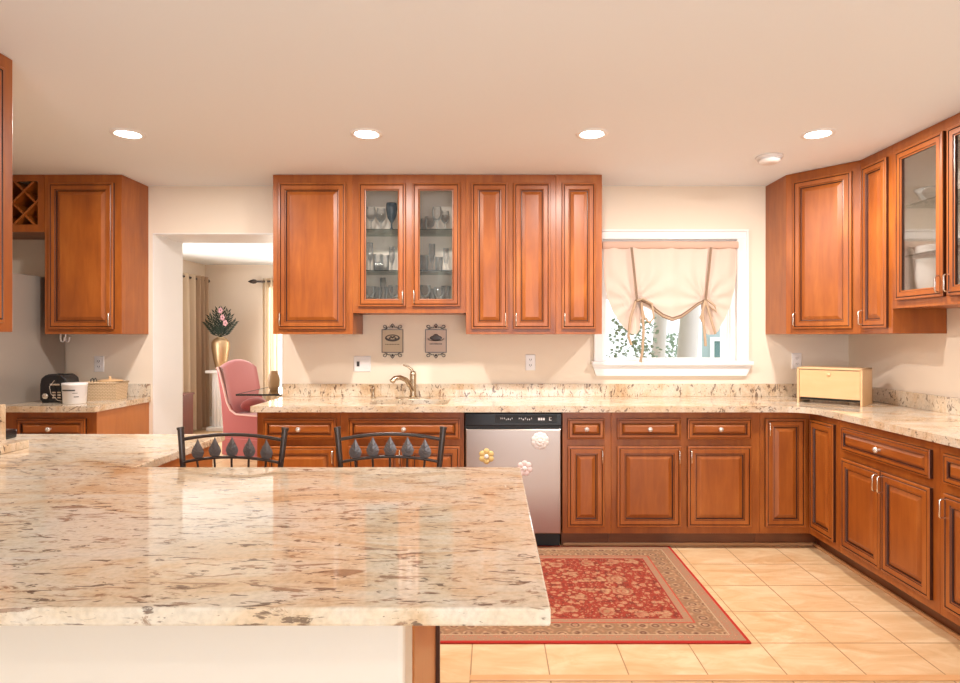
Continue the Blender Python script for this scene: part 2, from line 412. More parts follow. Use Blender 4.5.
for n, (x0, x1, y0, y1) in ((2, (-3.4, -1.8, 9.52, 9.56)), (3, (-4.5, -4.46, 6.4, 8.6))):
    b = MB(); X = x1-x0; Y = y1-y0; horizontal = X > Y
    for k in range(3):
        t = k/2
        if horizontal: q = x0 + t*(X-.05); b.box(q, q+.05, y0, y1, .5, 2.1)
        else: q = y0 + t*(Y-.05); b.box(x0, x1, q, q+.05, .5, 2.1)
    for z in (.5, 1.28, 2.05):
        b.box(x0, x1, y0, y1, z, z+.05)
    wf = b.build('window_%d' % n, 'white'); struct(wf)
    g = MB(); g.box(x0+.01, x1-.01, y0+.012, y1-.012, .52, 2.08)
    if not horizontal: pass
    g.build('window_glass', 'pane', wf)
# shoe moulding and toe line
b = MB(); b.box(.46, 2.10, 4.005, 4.02, 0, .02); b.box(2.075, 2.09, 1.9, 4.02, 0, .02)
struct(b.build('trim_2', 'shoe', bevel=.004))
# knee wall below the peninsula
struct(boxo('wall_knee', 'knee', -2.245, -.17, 1.20, 1.333, 0, .883, bevel=.012))
# oak strip let into the floor
struct(boxo('trim_3', 'oak', -.088, 2.07, 2.43, 2.47, 0, .006, bevel=.003))

# kitchen window: frame, sashes, casing, stool, apron
b = MB()
b.box(WL, WL+.018, YW+.02, YW+.13, WB+.005, WT-.03); b.box(WR_-.045, WR_, YW+.02, YW+.13, WB+.005, WT-.03)
b.box(WL, WR_, YW+.02, YW+.13, WB, WB+.005); b.box(WL, WR_, YW+.02, YW+.13, WT-.03, WT)
b.box(WL+.018, WL+.046, YW+.05, YW+.09, WB+.005, WT-.03); b.box(WR_-.095, WR_-.058, YW+.05, YW+.09, WB+.005, WT-.03); b.box(WR_-.058, WR_-.045, YW+.04, YW+.11, WB+.005, WT-.03)
for za, zb in ((WB+.005, WB+.022), (WT-.075, WT-.03), (1.63, 1.665)): b.box(WL+.046, WR_-.095, YW+.05, YW+.09, za, zb)
win = struct(b.build('window_1', 'white'))
b = MB(); b.box(WL+.044, WR_-.093, YW+.068, YW+.072, WB+.02, WT-.07); b.build('window_glass', 'pane', win)
b = MB()
cx0, cx1 = .745, 1.872
b.box(cx0+.015, WL+.01, YW-.022, YW, WB, WT-.01); b.box(WR_-.01, cx1-.015, YW-.022, YW, WB, WT-.01); b.box(cx0+.015, cx1-.015, YW-.022, YW, WT-.01, 2.119)
b.box(cx0, cx0+.015, YW-.03, YW, WB, 2.119); b.box(cx1-.015, cx1, YW-.03, YW, WB, 2.119); b.box(cx0, cx1, YW-.03, YW, 2.119, 2.134)
b.build('window_casing', 'white', win, .003)
b = MB(); b.box(.725, 1.90, YW-.055, YW+.02, WB-.03, WB); b.build('window_stool', 'white', win, .006)
b = MB(); b.prism_y([(.735, 1.135), (.76, 1.066), (1.855, 1.066), (1.89, 1.135), (1.89, 1.146), (.735, 1.146)], YW-.028, YW); b.build('window_apron', 'white', win, .003)

# ---------------- outside ----------------
b = MB(); b.box(-12, 25, 4.8, 60, -.95, -.9)
tag(b.build('lawn', 'grass'), kind='structure')
def tree(x, y, r, label):
    t = thing('tree', (x, y, -.9), 0, label, 'tree', None)
    b = MB(); pts = []; rs = []
    for k in range(9):
        z = k*.8; pts.append((.06*sin(k*1.3+x), .05*cos(k+x), z)); rs.append(r*(1.25 - .06*k) if k else r*1.5)
    b.tube(pts, rs, 12); b.build('trunk', 'bark', t)
    b = MB(); random.seed(int(x*100))
    for k in range(5):
        a = random.uniform(0, 6.28); z0 = 4.5+k*.4
        b.tube([(0, 0, z0), (cos(a)*.14, sin(a)*.14, z0+.6), (cos(a)*.28, sin(a)*.28, z0+1.5)], [r*.45, r*.3, r*.12], 8)
    b.build('branch', 'bark', t)
    b = MB()
    for k in range(26):
        a = random.uniform(0, 6.28); R = random.uniform(.02, .1)
        b.ball((R*cos(a), R*sin(a), random.uniform(5.4, 7.4)), .28, .28, .3, 8)
    b.build('crown', 'bush', t)
tree(2.68, 9.9, .10, 'thin pale tree trunk outside, left of the two seen through the kitchen window')
tree(2.85, 9.0, .135, 'thick pale tree trunk outside, right of the two seen through the kitchen window')
def shrub(x, y, w_, h, label):
    b = MB(); random.seed(int(x*77))
    for k in range(1500):
        a = random.uniform(0, 6.28); t = random.uniform(0, 1)**.5; z = random.uniform(0, 1)
        q = Vector((x + cos(a)*t*w_*(1-.5*z), y + sin(a)*t*w_*(1-.5*z), -.9 + z*h))
        d = Vector((random.uniform(-1, 1), random.uniform(-1, 1), random.uniform(-.2, 1))).normalized()*.065
        e = d.cross(Vector((random.uniform(-1, 1), .3, .5))).normalized()*.028
        b.add([q, q+d*.5+e, q+d, q+d*.5-e], [(0, 1, 2, 3)])
    tag(b.build('shrub', 'bush'), label, 'shrub')
shrub(1.95, 8.6, .62, 2.5, 'green leafy shrub outside the kitchen window at lower left')
shrub(3.35, 11.6, .5, 2.3, 'small green shrub outside between the two tree trunks')
hs = thing('neighbour_house', (4.62, 13.5, -.9), radians(-20), 'grey green neighbouring house seen at the right edge of the kitchen window', 'house')
boxo('house_wall', 'siding', -.05, 6, 0, 5, 0, 5, hs)
for zz in (1.0, 2.75):
    b = MB(); b.rings(.12, .95, zz, zz+1.25, 0, [(0, 0, 0), (0, .06, 0), (.09, .06, 0), (.09, .0, 0)], False); b.build('house_window', 'white', hs)
    boxo('window_pane', 'teal', .2, .87, -.02, -.005, zz+.08, zz+1.17, hs)
b = MB(); b.prism_y([(-.4, 5), (6.3, 5), (3, 7)], -.3, 5.3); b.build('roof', 'siding', hs)

# ---------------- cabinet builder ----------------
# origin: left front corner of the face (seen by someone facing it), z of the cabinet's bottom; local -y points into the room
def scale_prof(prof, k, kh=1): return [(i*k, h*kh, m) for i, h, m in prof]
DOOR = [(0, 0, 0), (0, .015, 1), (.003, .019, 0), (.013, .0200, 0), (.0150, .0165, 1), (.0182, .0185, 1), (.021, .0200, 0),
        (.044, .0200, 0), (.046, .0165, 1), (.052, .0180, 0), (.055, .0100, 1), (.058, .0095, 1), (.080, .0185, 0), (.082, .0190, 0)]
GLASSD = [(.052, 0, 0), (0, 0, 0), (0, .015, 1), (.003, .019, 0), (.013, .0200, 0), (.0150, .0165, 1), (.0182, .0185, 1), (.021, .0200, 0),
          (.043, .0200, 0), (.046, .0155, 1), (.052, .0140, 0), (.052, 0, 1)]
def handle(par, x, z, L=.082, y=-.02, horizontal=False):
    b = MB(); h = L/2
    if horizontal: pts = [(x-h, y, z), (x-h, y-.020, z), (x-h+.006, y-.026, z), (x+h-.006, y-.026, z), (x+h, y-.020, z), (x+h, y, z)]
    else: pts = [(x, y, z-h), (x, y-.020, z-h), (x, y-.026, z-h+.006), (x, y-.026, z+h-.006), (x, y-.020, z+h), (x, y, z+h)]
    b.tube(pts, .0038, 8); return b.build('handle', 'nickel', par)
def knob(par, x, z, y=-.02):
    b = MB(); b.lathe([(0, 0), (.008, 0), (.006, .008), (.006, .014), (.014, .018), (.016, .024), (.012, .031), (0, .033)], (x, y, z), 14, 0, 'y')
    return b.build('knob', 'knob', par)
def door(par, x0, x1, z0, z1, hx=None, hz='top', y=0):
    W = min(x1-x0, z1-z0); k = 1 if W > .2 else W/.2
    b = MB(); b.rings(x0, x1, z0, z1, y, scale_prof(DOOR, k))
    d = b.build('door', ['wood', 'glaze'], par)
    if hx:
        x = x1-.017 if hx == 'r' else x0+.017
        handle(d, x, (z1-.065) if hz == 'top' else (z0+.065), y=y-.019)
    return d
def drawer(par, x0, x1, z0, z1, kn=True, y=0):
    b = MB(); b.rings(x0, x1, z0, z1, y, scale_prof(DOOR, .60))
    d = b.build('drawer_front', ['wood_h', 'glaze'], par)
    if kn: knob(d, (x0+x1)/2, (z0+z1)/2, y-.019)
    return d
def glass_door(par, x0, x1, z0, z1, hx):
    b = MB(); b.rings(x0, x1, z0, z1, 0, GLASSD, False)
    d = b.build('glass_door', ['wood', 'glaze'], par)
    boxo('glass_pane', 'cabglass', x0+.05, x1-.05, -.009, -.006, z0+.05, z1-.05, d)
    handle(d, x1-.017 if hx == 'r' else x0+.017, z0+.065, y=-.019)
    return d
def base_cab(label, x, y, rz, wd, dep, z0=.10, z1=.875, group='base cabinets', name='base_cabinet', toe=True):
    t = thing(name, (x, y, 0), rz, label, 'cabinet', group)
    boxo('cabinet_body', 'wood', 0, wd, 0, dep, z0, z1, t, .0015)
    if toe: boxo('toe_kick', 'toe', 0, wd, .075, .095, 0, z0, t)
    return t
def wall_cab(label, x, y, rz, wd, dep, z0, z1=2.453, group='wall cabinets', open_front=None, name='wall_cabinet'):
    t = thing(name, (x, y, 0), rz, label, 'cabinet', group)
    if not open_front: boxo('cabinet_body', 'wood', 0, wd, 0, dep, z0, z1, t, .0015)
    else:
        b = MB(); th = .018; fx0, fx1, fz0, fz1, mid = open_front
        b.box(0, th, .02, dep, z0, z1); b.box(wd-th, wd, .02, dep, z0, z1)
        b.box(0, wd, .02, dep, z0, z0+th); b.box(0, wd, .02, dep, z1-th, z1)
        # face frame
        b.box(0, fx0, 0, .02, z0, z1); b.box(fx1, wd, 0, .02, z0, z1); b.box(fx0, fx1, 0, .02, z0, fz0); b.box(fx0, fx1, 0, .02, fz1, z1)
        b.box(mid-.022, mid+.022, 0, .02, fz0, fz1)
        b.build('cabinet_body', 'wood', t)
        b = MB(); b.box(th, wd-th, dep-.012, dep-.001, z0+th, z1-th); b.box(th, th+.004, .022, dep-.012, z0+th, z1-th); b.box(wd-th-.004, wd-th, .022, dep-.012, z0+th, z1-th)
        b.box(th, wd-th, .022, dep-.012, z0+th, z0+th+.004); b.box(th, wd-th, .022, dep-.012, z1-th-.004, z1-th)
        b.build('cabinet_lining', 'interior', t)
    return t

SF = 157.2; SD = 158.0
def XF(px): return (px-492)/SF          # along the base run's faces
YF = 3.945
# base cabinets along the back wall
def back_base(px0, px1, label, group='base cabinets on the back wall'):
    return base_cab(label, XF(px0), YF, 0, XF(px1)-XF(px0), YW-YF-.002, group=group)
def loc(px, px0): return (px-492)/SD - XF(px0)
ZD0, ZD1, ZR0, ZR1 = .144, .657, .701, .833
t = back_base(257, 340.5, 'base cabinet at the left end of the sink counter, one drawer over a door')
drawer(t, loc(262.5, 257), loc(335.5, 257), ZR0, ZR1); door(t, loc(262.5, 257), loc(335.5, 257), ZD0, ZD1, 'r')
t = back_base(340.7, 464.0, 'wide sink base cabinet with false drawer front over two doors, left of the dishwasher')
wS = XF(464)-XF(340.7); ob = [c for c in t.children if c.name.startswith('cabinet_body')][0]; bpy.data.objects.remove(ob)
b = MB(); b.box(0, wS, 0, .03, .10, .875); b.box(0, .018, .03, .598, .10, .875); b.box(wS-.018, wS, .03, .598, .10, .875); b.box(.018, wS-.018, .03, .598, .10, .12)
b.build('cabinet_body', 'wood', t)
drawer(t, loc(348, 340.7), loc(460, 340.7), ZR0, ZR1); door(t, loc(348, 340.7), loc(402.5, 340.7), ZD0, ZD1, 'r'); door(t, loc(405.5, 340.7), loc(460, 340.7), ZD0, ZD1, 'l')
t = back_base(562.5, 611, 'narrow base cabinet with small drawer over slim door, directly right of the dishwasher')
drawer(t, loc(568, 562.5), loc(604.8, 562.5), ZR0, ZR1); door(t, loc(568, 562.5), loc(604.8, 562.5), ZD0, ZD1, 'r')
t = back_base(611.2, 759.8, 'wide base cabinet below the window with two drawers over two doors')
for a, c, h in ((617.5, 681.5, 'r'), (688, 752, 'l')):
    drawer(t, loc(a, 611.2), loc(c, 611.2), ZR0, ZR1); door(t, loc(a, 611.2), loc(c, 611.2), ZD0, ZD1, h)
# inner corner cabinet
XS = 2.02
t = thing('corner_cabinet', (XF(760), YF, 0), 0, 'corner base cabinet with two tall doors meeting in the corner below the bread box', 'cabinet', None)
x0 = XF(760)
b = MB(); b.prism([(0, 0), (XS-x0, 0), (XS-x0, 3.60-YF), (XR-x0-.002, 3.60-YF), (XR-x0-.002, YW-YF-.002), (0, YW-YF-.002)], .10, .875)
b.build('cabinet_body', 'wood', t, .0015)
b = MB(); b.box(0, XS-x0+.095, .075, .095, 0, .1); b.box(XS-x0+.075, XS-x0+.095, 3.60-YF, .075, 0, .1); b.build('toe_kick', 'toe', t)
door(t, loc(766, 760), loc(806, 760), ZD0, ZR1, 'l')
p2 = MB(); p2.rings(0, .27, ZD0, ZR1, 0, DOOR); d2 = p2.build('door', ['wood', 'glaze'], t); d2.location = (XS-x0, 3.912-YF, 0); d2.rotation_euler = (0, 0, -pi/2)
# right run
def right_base(ya, yb, label):
    return base_cab(label, XS, ya, -pi/2, ya-yb, XR-XS-.002, group='base cabinets on the right wall')
t = right_base(3.599, 2.795, 'base cabinet on the right wall, one wide drawer over a pair of doors')
drawer(t, .04, .76, ZR0, ZR1); door(t, .04, .395, ZD0, ZD1, 'r'); door(t, .403, .76, ZD0, ZD1, 'l')
t = right_base(2.794, 1.99, 'base cabinet on the right wall, cut by the picture edge, nearest to the viewer')
drawer(t, .04, .76, ZR0, ZR1); door(t, .04, .395, ZD0, ZD1, 'l'); door(t, .403, .76, ZD0, ZD1, 'l')
# base cabinet left by the fridge
XLC = -2.517
t = base_cab('base cabinet beside the fridge under the toaster and baskets', -3.112, YF, 0, XLC+3.112, YW-YF-.002, group=None)
drawer(t, .095, .535, ZR0, ZR1); door(t, .095, .535, ZD0, ZD1, 'r')
boxo('side_panel', 'wood_side', XLC+3.112-.001, XLC+3.112+.004, .0, YW-YF-.002, .0, .875, t)

# upper cabinets, back wall
YU = 4.215; SU = 620/YU; SUD = 620/(YU-.02)
def XU(px): return (px-492)/SU
def lu(px, px0): return (px-492)/SUD - XU(px0)
DU = YW-YU-.002
ZU = 1.370; ZUD0, ZUD1 = 1.404, 2.395
t = wall_cab('wall cabinet with one wide door at the left end beside the passage', XU(273), YU, 0, XU(353)-XU(273)-.001, DU, ZU, group='wall cabinets on the back wall')
door(t, lu(278, 273), lu(345.5, 273), ZUD0, ZUD1, 'l', 'bottom')
gl_l, gl_r = XU(353), XU(466)
t = wall_cab('glass fronted wall cabinet full of glassware between the solid wall cabinets', gl_l, YU, 0, gl_r-gl_l-.001, DU, 1.513, group=None,
             open_front=(lu(363, 353), lu(455, 353), 1.595, 2.36, lu(408.6, 353)), name='glass_wall_cabinet')
glass_door(t, lu(358, 353), lu(405.5, 353), 1.556, ZUD1, 'r'); glass_door(t, lu(411.8, 353), lu(460, 353), 1.556, ZUD1, 'l')
SH = [1.583, 1.808, 2.09]
boxo('bottom_board', 'interior', .024, gl_r-gl_l-.025, .022, DU-.014, 1.54, 1.583, t)
for z in SH[1:]:
    boxo('glass_shelf', 'shelfglass', .024, gl_r-gl_l-.025, .03, DU-.014, z-.006, z, t)
t = wall_cab('wall cabinet with two tall narrow doors right of the glass fronted one', XU(466), YU, 0, XU(556)-XU(466)-.001, DU, ZU, group='wall cabinets on the back wall')
door(t, lu(471.3, 466), lu(508, 466), ZUD0, ZUD1, 'r', 'bottom'); door(t, lu(513.5, 466), lu(550.5, 466), ZUD0, ZUD1, 'l', 'bottom')
t = wall_cab('slim wall cabinet with one narrow door beside the window', XU(556), YU, 0, XU(602)-XU(556), DU, ZU, group='wall cabinets on the back wall')
door(t, lu(562, 556), lu(596, 556), ZUD0, ZUD1, 'l', 'bottom')
# left upper and wine rack
t = wall_cab('wall cabinet hanging over the toaster, left of the passage', -3.04, YU, 0, XLC+3.04, DU, ZU, group=None)
door(t, .035, .475, ZUD0, ZUD1, 'r', 'bottom')
t = wall_cab('wine rack cabinet with crossed lattice above the fridge', -3.95, YU, 0, .908, DU, 2.064, group=None, name='wine_rack_cabinet',
             open_front=(.05, .862, 2.115, 2.41, .30))
b = MB()
def bar2(xa, za, xc, zc, y0, y1, th=.007):
    d = Vector((xc-xa, 0, zc-za)).normalized(); nx, nz = -d.z*th, d.x*th
    b.prism_y([(xa+nx, za+nz), (xa-nx, za-nz), (xc-nx, zc-nz), (xc+nx, zc+nz)], y0, y1)
zlo, zhi = 2.115, 2.41; hh = zhi-zlo
for k in range(-2, 6):
    xs = .062 + k*.158
    for sgn in (1, -1):
        xa, xc = (xs, xs+hh) if sgn > 0 else (xs+hh, xs)
        za, zc = zlo, zhi
        # clip to the opening
        def cl(xa, za, xc, zc):
            dx = xc-xa; t0, t1 = 0, 1
            for lim, s in ((.05, 1), (.862, -1)):
                fa, fc = s*(xa-lim), s*(xc-lim)
                if fa < 0 and fc < 0: return None
                if fa < 0: t0 = max(t0, -fa/(fc-fa))
                elif fc < 0: t1 = min(t1, fa/(fa-fc))
            if t1-t0 < .05: return None
            return xa+dx*t0, za+(zc-za)*t0, xa+dx*t1, za+(zc-za)*t1
        r = cl(xa, za, xc, zc)
        if r: bar2(*r, .004 if sgn > 0 else .012, .20)
b.build('lattice', 'wood', t)
# near left wall cabinet on the partition
t = wall_cab('wall cabinet at the left picture edge hung on the partition', -1.91, 1.62, pi/2, .85, .333, ZU, group=None)
door(t, .04, .41, ZUD0, ZUD1, 'r', 'bottom'); door(t, .42, .79, ZUD0, ZUD1, 'l', 'bottom')
# right side uppers
P0 = Vector((2.004, 4.225)); P1 = Vector((2.30, 3.87)); XG = 2.30
ang = math.atan2(P1.y-P0.y, P1.x-P0.x); wdg = (P1-P0).length
t = thing('corner_wall_cabinet', (P0.x, P0.y, 0), ang, 'diagonal corner wall cabinet with one wide door, above the bread box', 'cabinet')
def tolocal(p):
    d = Vector(p)-P0; return (d.x*cos(-ang)-d.y*sin(-ang), d.x*sin(-ang)+d.y*cos(-ang))
b = MB(); b.prism([tolocal(q) for q in ((2.004, 4.225), (2.30, 3.87), (XR-.002, 3.87), (XR-.002, YW-.002), (2.004, YW-.002))], ZU, 2.453)
b.build('cabinet_body', 'wood', t, .0015)
door(t, .05, wdg-.045, ZUD0, ZUD1, 'l', 'bottom')
t = wall_cab('narrow wall cabinet between the corner cabinet and the glass doors on the right', XG, 3.869, -pi/2, .309, XR-XG-.002, ZU, group=None)
door(t, .035, .275, ZUD0, ZUD1, 'l', 'bottom')
t = wall_cab('glass fronted wall cabinet on the right wall holding crystal and white dishes', XG, 3.559, -pi/2, .86, XR-XG-.002, 1.513, group=None,
             open_front=(.075, .79, 1.595, 2.36, .432), name='glass_wall_cabinet')
glass_door(t, .045, .418, 1.556, ZUD1, 'r'); glass_door(t, .446, .82, 1.556, ZUD1, 'l')
boxo('bottom_board', 'interior', .024, .836, .022, XR-XG-.018, 1.54, 1.583, t)
for z in SH[1:]:
    boxo('glass_shelf', 'shelfglass', .024, .836, .03, XR-XG-.018, z-.006, z, t)
# peninsula carcass
t = thing('peninsula_cabinet', (-2.24, 1.335, 0), 0, 'peninsula base cabinet with a plain wooden end panel under the granite', 'cabinet')
b = MB(); b.box(0, 2.068, 0, .515, .0, .883); b.build('cabinet_body', 'wood_side', t)
b = MB(); b.box(2.068, 2.073, 0, .50, 0, .883); b.build('end_panel', 'wood_side', t)
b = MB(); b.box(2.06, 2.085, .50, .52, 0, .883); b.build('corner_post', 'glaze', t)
t = thing('peninsula_return_cabinet', (-1.235, 1.86, 0), pi/2, 'base cabinet under the short leg of the peninsula, wooden side facing the stools', 'cabinet')
b = MB(); b.box(0, .88, 0, 1.0, .0, .883); b.build('cabinet_body', 'wood_side', t)

# ---------------- counters ----------------
SX0, SX1, SY0, SY1 = -.80, -.29, 4.01, 4.33     # sink opening
b = MB(); CT, CB = .914, .876; CF = 3.90; XC = 1.99
b.box(-1.52, SX0, CF, YW-.002, CB, CT); b.box(SX0, SX1, CF, SY0, CB, CT); b.box(SX0, SX1, SY1, YW-.002, CB, CT)
r = .16; pts = [(SX1, CF), (XC-r, CF)]
for k in range(1, 9):
    a = k/8*pi/2; pts.append((XC-r+r*sin(a), CF-r+r*cos(a)))
pts += [(XC, 1.96), (XR-.002, 1.96), (XR-.002, YW-.002), (SX1, YW-.002)]
b.prism(pts, CB, CT)
ctr = tag(b.build('granite_countertop', 'granite_run'), 'long L-shaped speckled granite worktop along the back and right walls, with sink cutout', 'countertop')
b = MB(); b.prism([(-3.112, CF), (-2.50, CF), (-2.50, YW-.002), (-3.112, YW-.002)], CB, CT)
tag(b.build('granite_countertop', 'granite_run'), 'short granite worktop beside the fridge under the toaster and basket', 'countertop')
b = MB(); b.prism([(-2.24, .997), (.095, .997), (.095, 2.08), (-1.20, 2.08), (-1.20, 2.79), (-2.24, 2.79)], .884, .914)
tag(b.build('granite_countertop', 'granite', bevel=.004), 'large polished granite peninsula top with brown streaks in the foreground', 'countertop')
BS = 1.008
tag(boxo('granite_backsplash', 'granite_splash', -1.53, XR-.021, YW-.021, YW-.001, CT, BS, bevel=.002), 'low granite backsplash strip on the back wall behind the faucet', 'backsplash')
tag(boxo('granite_backsplash', 'granite_splash', XR-.021, XR-.001, 1.96, YW-.001, CT, BS, bevel=.002), 'low granite backsplash strip on the right wall beside the bread box', 'backsplash')
tag(boxo('granite_backsplash', 'granite_splash', -3.11, -2.50, YW-.021, YW-.001, CT, BS, bevel=.002), 'low granite backsplash strip behind the wicker basket', 'backsplash')
tag(boxo('granite_ledge', 'granite_splash', -2.243, -1.82, 1.7, 2.44, CT, .945, bevel=.003), 'raised granite ledge on the peninsula at the left picture edge', 'ledge')
tag(boxo('granite_backsplash', 'granite_splash', -2.243, -1.935, 2.441, 2.469, CT, 1.083, bevel=.003), 'upright granite end piece beside the partition at the left picture edge', 'backsplash')
tag(boxo('small_box', 'blackgloss', -2.16, -2.065, 2.62, 2.70, CT, .952, bevel=.008), 'small black box on the far left corner of the peninsula worktop', 'box')

# sink, faucet, soap dispenser
b = MB(); t_ = .006
b.box(SX0-.01, SX1+.01, SY0-.01, SY1+.01, .70, .706)
for (a, c, d, e) in ((SX0-.012, SX0-.004, SY0-.01, SY1+.01), (SX1+.004, SX1+.012, SY0-.01, SY1+.01), (SX0-.01, SX1+.01, SY0-.012, SY0-.004), (SX0-.01, SX1+.01, SY1+.004, SY1+.012)):
    b.box(a, c, d, e, .70, .875)
sk = thing('kitchen_sink', (0, 0, 0), 0, 'undermount steel sink sunk in the granite below the plaques', 'sink'); b.build('basin', 'steel', sk)
b = MB(); b.lathe([(0, 0), (.035, 0), (.04, .004), (.02, .006), (0, .006)], (-.545, 4.17, .707), 20); b.build('drain', 'nickel', sk)
FX, FY = (413-492)/140., 4.43
t = thing('faucet', (FX, FY, CT), 0, 'brushed bronze single lever faucet curving over the sink', 'faucet')
b = MB(); n = 24; pts = []
for k in range(n):
    a = 2*pi*k/n; pts.append((.125*math.copysign(abs(cos(a))**.5, cos(a)), .028*sin(a)))
b.prism(pts, 0, .008); b.build('base_plate', 'bronze', t, .002)
b = MB(); b.lathe([(0, .008), (.027, .008), (.024, .02), (.021, .08), (.023, .13), (.024, .17), (.018, .19), (0, .195)], (0, 0, 0), 20); b.build('faucet_body', 'bronze', t)
b = MB(); b.tube([(0, -.005, .05), (-.018, -.02, .095), (-.045, -.05, .135), (-.08, -.09, .153), (-.112, -.12, .148), (-.130, -.135, .125)], [.018, .018, .017, .017, .018, .02], 12); b.build('spout', 'bronze', t)
b = MB(); b.tube([(0, 0, .18), (-.01, -.005, .205), (-.035, -.01, .225), (-.07, -.012, .238)], [.012, .009, .007, .006], 10); b.build('lever', 'bronze', t)
t = thing('soap_dispenser', ((373.5-492)/140., 4.42, CT), 0, 'small bronze soap pump on the worktop left of the faucet', 'soap dispenser')
b = MB(); b.lathe([(0, 0), (.02, 0), (.018, .01), (.013, .02), (.013, .06), (.016, .07), (.01, .085), (0, .088)], (0, 0, 0), 16); b.build('pump_body', 'bronze', t)
b = MB(); b.tube([(0, 0, .08), (0, -.01, .092), (-.02, -.04, .092)], .006, 8); b.build('nozzle', 'bronze', t)

# dishwasher
DX0, DX1 = (465-492)/SD, (561.6-492)/SD
t = thing('dishwasher', (DX0, 3.925, 0), 0, 'stainless steel dishwasher with black control panel and flower magnets on it', 'dishwasher')
dw = DX1-DX0
boxo('tub', 'blackmatte', .004, dw-.004, .03, .58, .10, .87, t)
b = MB(); b.rings(.004, dw-.004, .105, .768, .03, [(0, 0, 0), (0, .028, 0), (.006, .034, 0)]); b.build('door', 'steel', t)
b = MB(); b.prism_y([(0, .79), (dw, .79), (dw, .868), (0, .868)], -.008, .03); cp = b.build('control_panel', 'blackgloss', t, .004)
b = MB(); b.box(.0, dw, .006, .03, .768, .79); b.box(.02, dw-.02, -.004, .006, .776, .79); b.build('grip', 'blackmatte', t)
b = MB(); b.box(.19, .58, -.0095, -.008, .808, .858, 0)
b.build('display_strip', 'blackmatte', cp)
b = MB(); random.seed(3)
def glyphs(xa, xb):
    x = xa
    while x < xb:
        q = random.uniform(.004, .009); zc = .832 + random.choice((-.003, 0, .004))
        b.box(x, x+q, -.0105, -.0095, zc-.003, zc+.003); b.box(x+q*.3, x+q*.6, -.0105, -.0095, zc-.006, zc+.007); x += q+.006
glyphs(.225, .30); glyphs(.34, .42)
for k in range(3): b.box(.462+k*.015, .474+k*.015, -.0105, -.0095, .824, .840)
b.box(.532, .536, -.0105, -.0095, .822, .844); b.box(.540, .546, -.0105, -.0095, .822, .826); b.box(.540, .546, -.0105, -.0095, .840, .844)
b.build('panel_lettering', 'plastic', cp)
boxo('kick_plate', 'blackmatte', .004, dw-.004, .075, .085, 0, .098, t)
def magnet(px, py, r, petals, m, m2, label, n_layers=1):
    X = (px-492)/SD; Z = CAMZ-(py-337)/SD
    t = thing('flower_magnet', (X, 3.918, Z), 0, label, 'magnet')
    b = MB(); 
    for k in range(petals):
        a = 2*pi*k/petals+pi/2; b.ball((r*.62*cos(a), -.004, r*.62*sin(a)), r*.40, .006, r*.40, 10)
    if n_layers > 1:
        for k in range(petals): 
            a = 2*pi*(k+.5)/petals+pi/2; b.ball((r*.38*cos(a), -.009, r*.38*sin(a)), r*.25, .005, r*.25, 8)
    b.build('petals', m, t)
    b = MB(); b.ball((0, -.010, 0), r*.3, .006, r*.3, 10); b.build('flower_center', m2, t)
YM = 3.918
magnet(486.5, 456, .050, 6, 'petalgold', 'petalwhite', 'golden flower magnet on the left of the dishwasher door')
magnet(540, 440.5, .056, 10, 'petalwhite', 'petalwhite', 'round white many-petalled flower magnet high on the dishwasher door', 2)
magnet(524.5, 468, .050, 7, 'petalpink', 'petalwhite', 'blush pink flower magnet on the dishwasher just above the peninsula corner')

# fridge
t = thing('refrigerator', (-4.0, 3.78, 0), 0, 'large grey refrigerator, its plain side showing at the left edge', 'refrigerator')
boxo('fridge_body', 'fridge', .005, .883, .06, .75, .03, 1.768, t, .006)
for a, c in ((.005, .44), (.448, .883)):
    d = boxo('door', 'steel', a, c, 0, .055, .6, 1.76, t, .01)
    b = MB(); xx = c-.04 if a < .1 else a+.04; b.tube([(xx, 0, .8), (xx, -.05, .8), (xx, -.05, 1.5), (xx, 0, 1.5)], .01, 8); b.build('handle', 'steel', d)
d = boxo('freezer_drawer', 'steel', .005, .883, 0, .055, .05, .59, t, .01)
b = MB(); b.tube([(.12, 0, .53), (.12, -.05, .53), (.76, -.05, .53), (.76, 0, .53)], .01, 8); b.build('handle', 'steel', d)

# ---------------- recessed lights & detector ----------------
def can(x, y, label, power=CAN_POWER):
    t = thing('recessed_light', (x, y, H), 0, label, 'ceiling light', None)
    b = MB(); b.lathe([(.062, .0), (.062, -.004), (.072, -.008), (.085, -.006), (.088, -.001), (.088, 0)], (0, 0, 0), 32); b.build('trim_ring', 'white', t)
    b = MB(); b.lathe([(0, -.003), (.063, -.003)], (0, 0, 0), 32); b.build('lamp_lens', 'lens', t)
    l = bpy.data.lights.new('downlight', 'AREA'); l.shape = 'DISK'; l.size = .12; l.energy = power; l.color = CAN_COLOR
    o = bpy.data.objects.new('downlight', l); COL.objects.link(o); o.parent = t; o.location = (0, 0, -.012)
    return t
LR = 3.37
can((128-492)/184., LR, 'round recessed ceiling light near the upper left cabinet, leftmost of the row')
can((366.5-492)/184., LR, 'round recessed ceiling light above the glass fronted wall cabinet')
can((592-492)/184., LR, 'round recessed ceiling light left of the kitchen window top')
can((818-492)/184., LR, 'round recessed ceiling light near the diagonal corner cabinet, rightmost of the row')
for x in (-1.7, -.45, .75, 1.8):  # unseen row of downlights, added to even out the room light
    can(x, -.9, 'added unseen ceiling light behind the viewer, giving extra fill', 1.5)['group'] = 'added fill lights behind the viewer'
t = thing('smoke_detector', ((769-492)/163., 3.80, H), 0, 'round white smoke detector on the ceiling near the corner cabinet', 'smoke detector')
b = MB(); b.lathe([(0, -.042), (.045, -.042), (.062, -.034), (.066, -.022), (.060, -.018), (.078, -.014), (.08, 0), (0, 0)], (0, 0, 0), 32); b.build('housing', 'plastic', t)
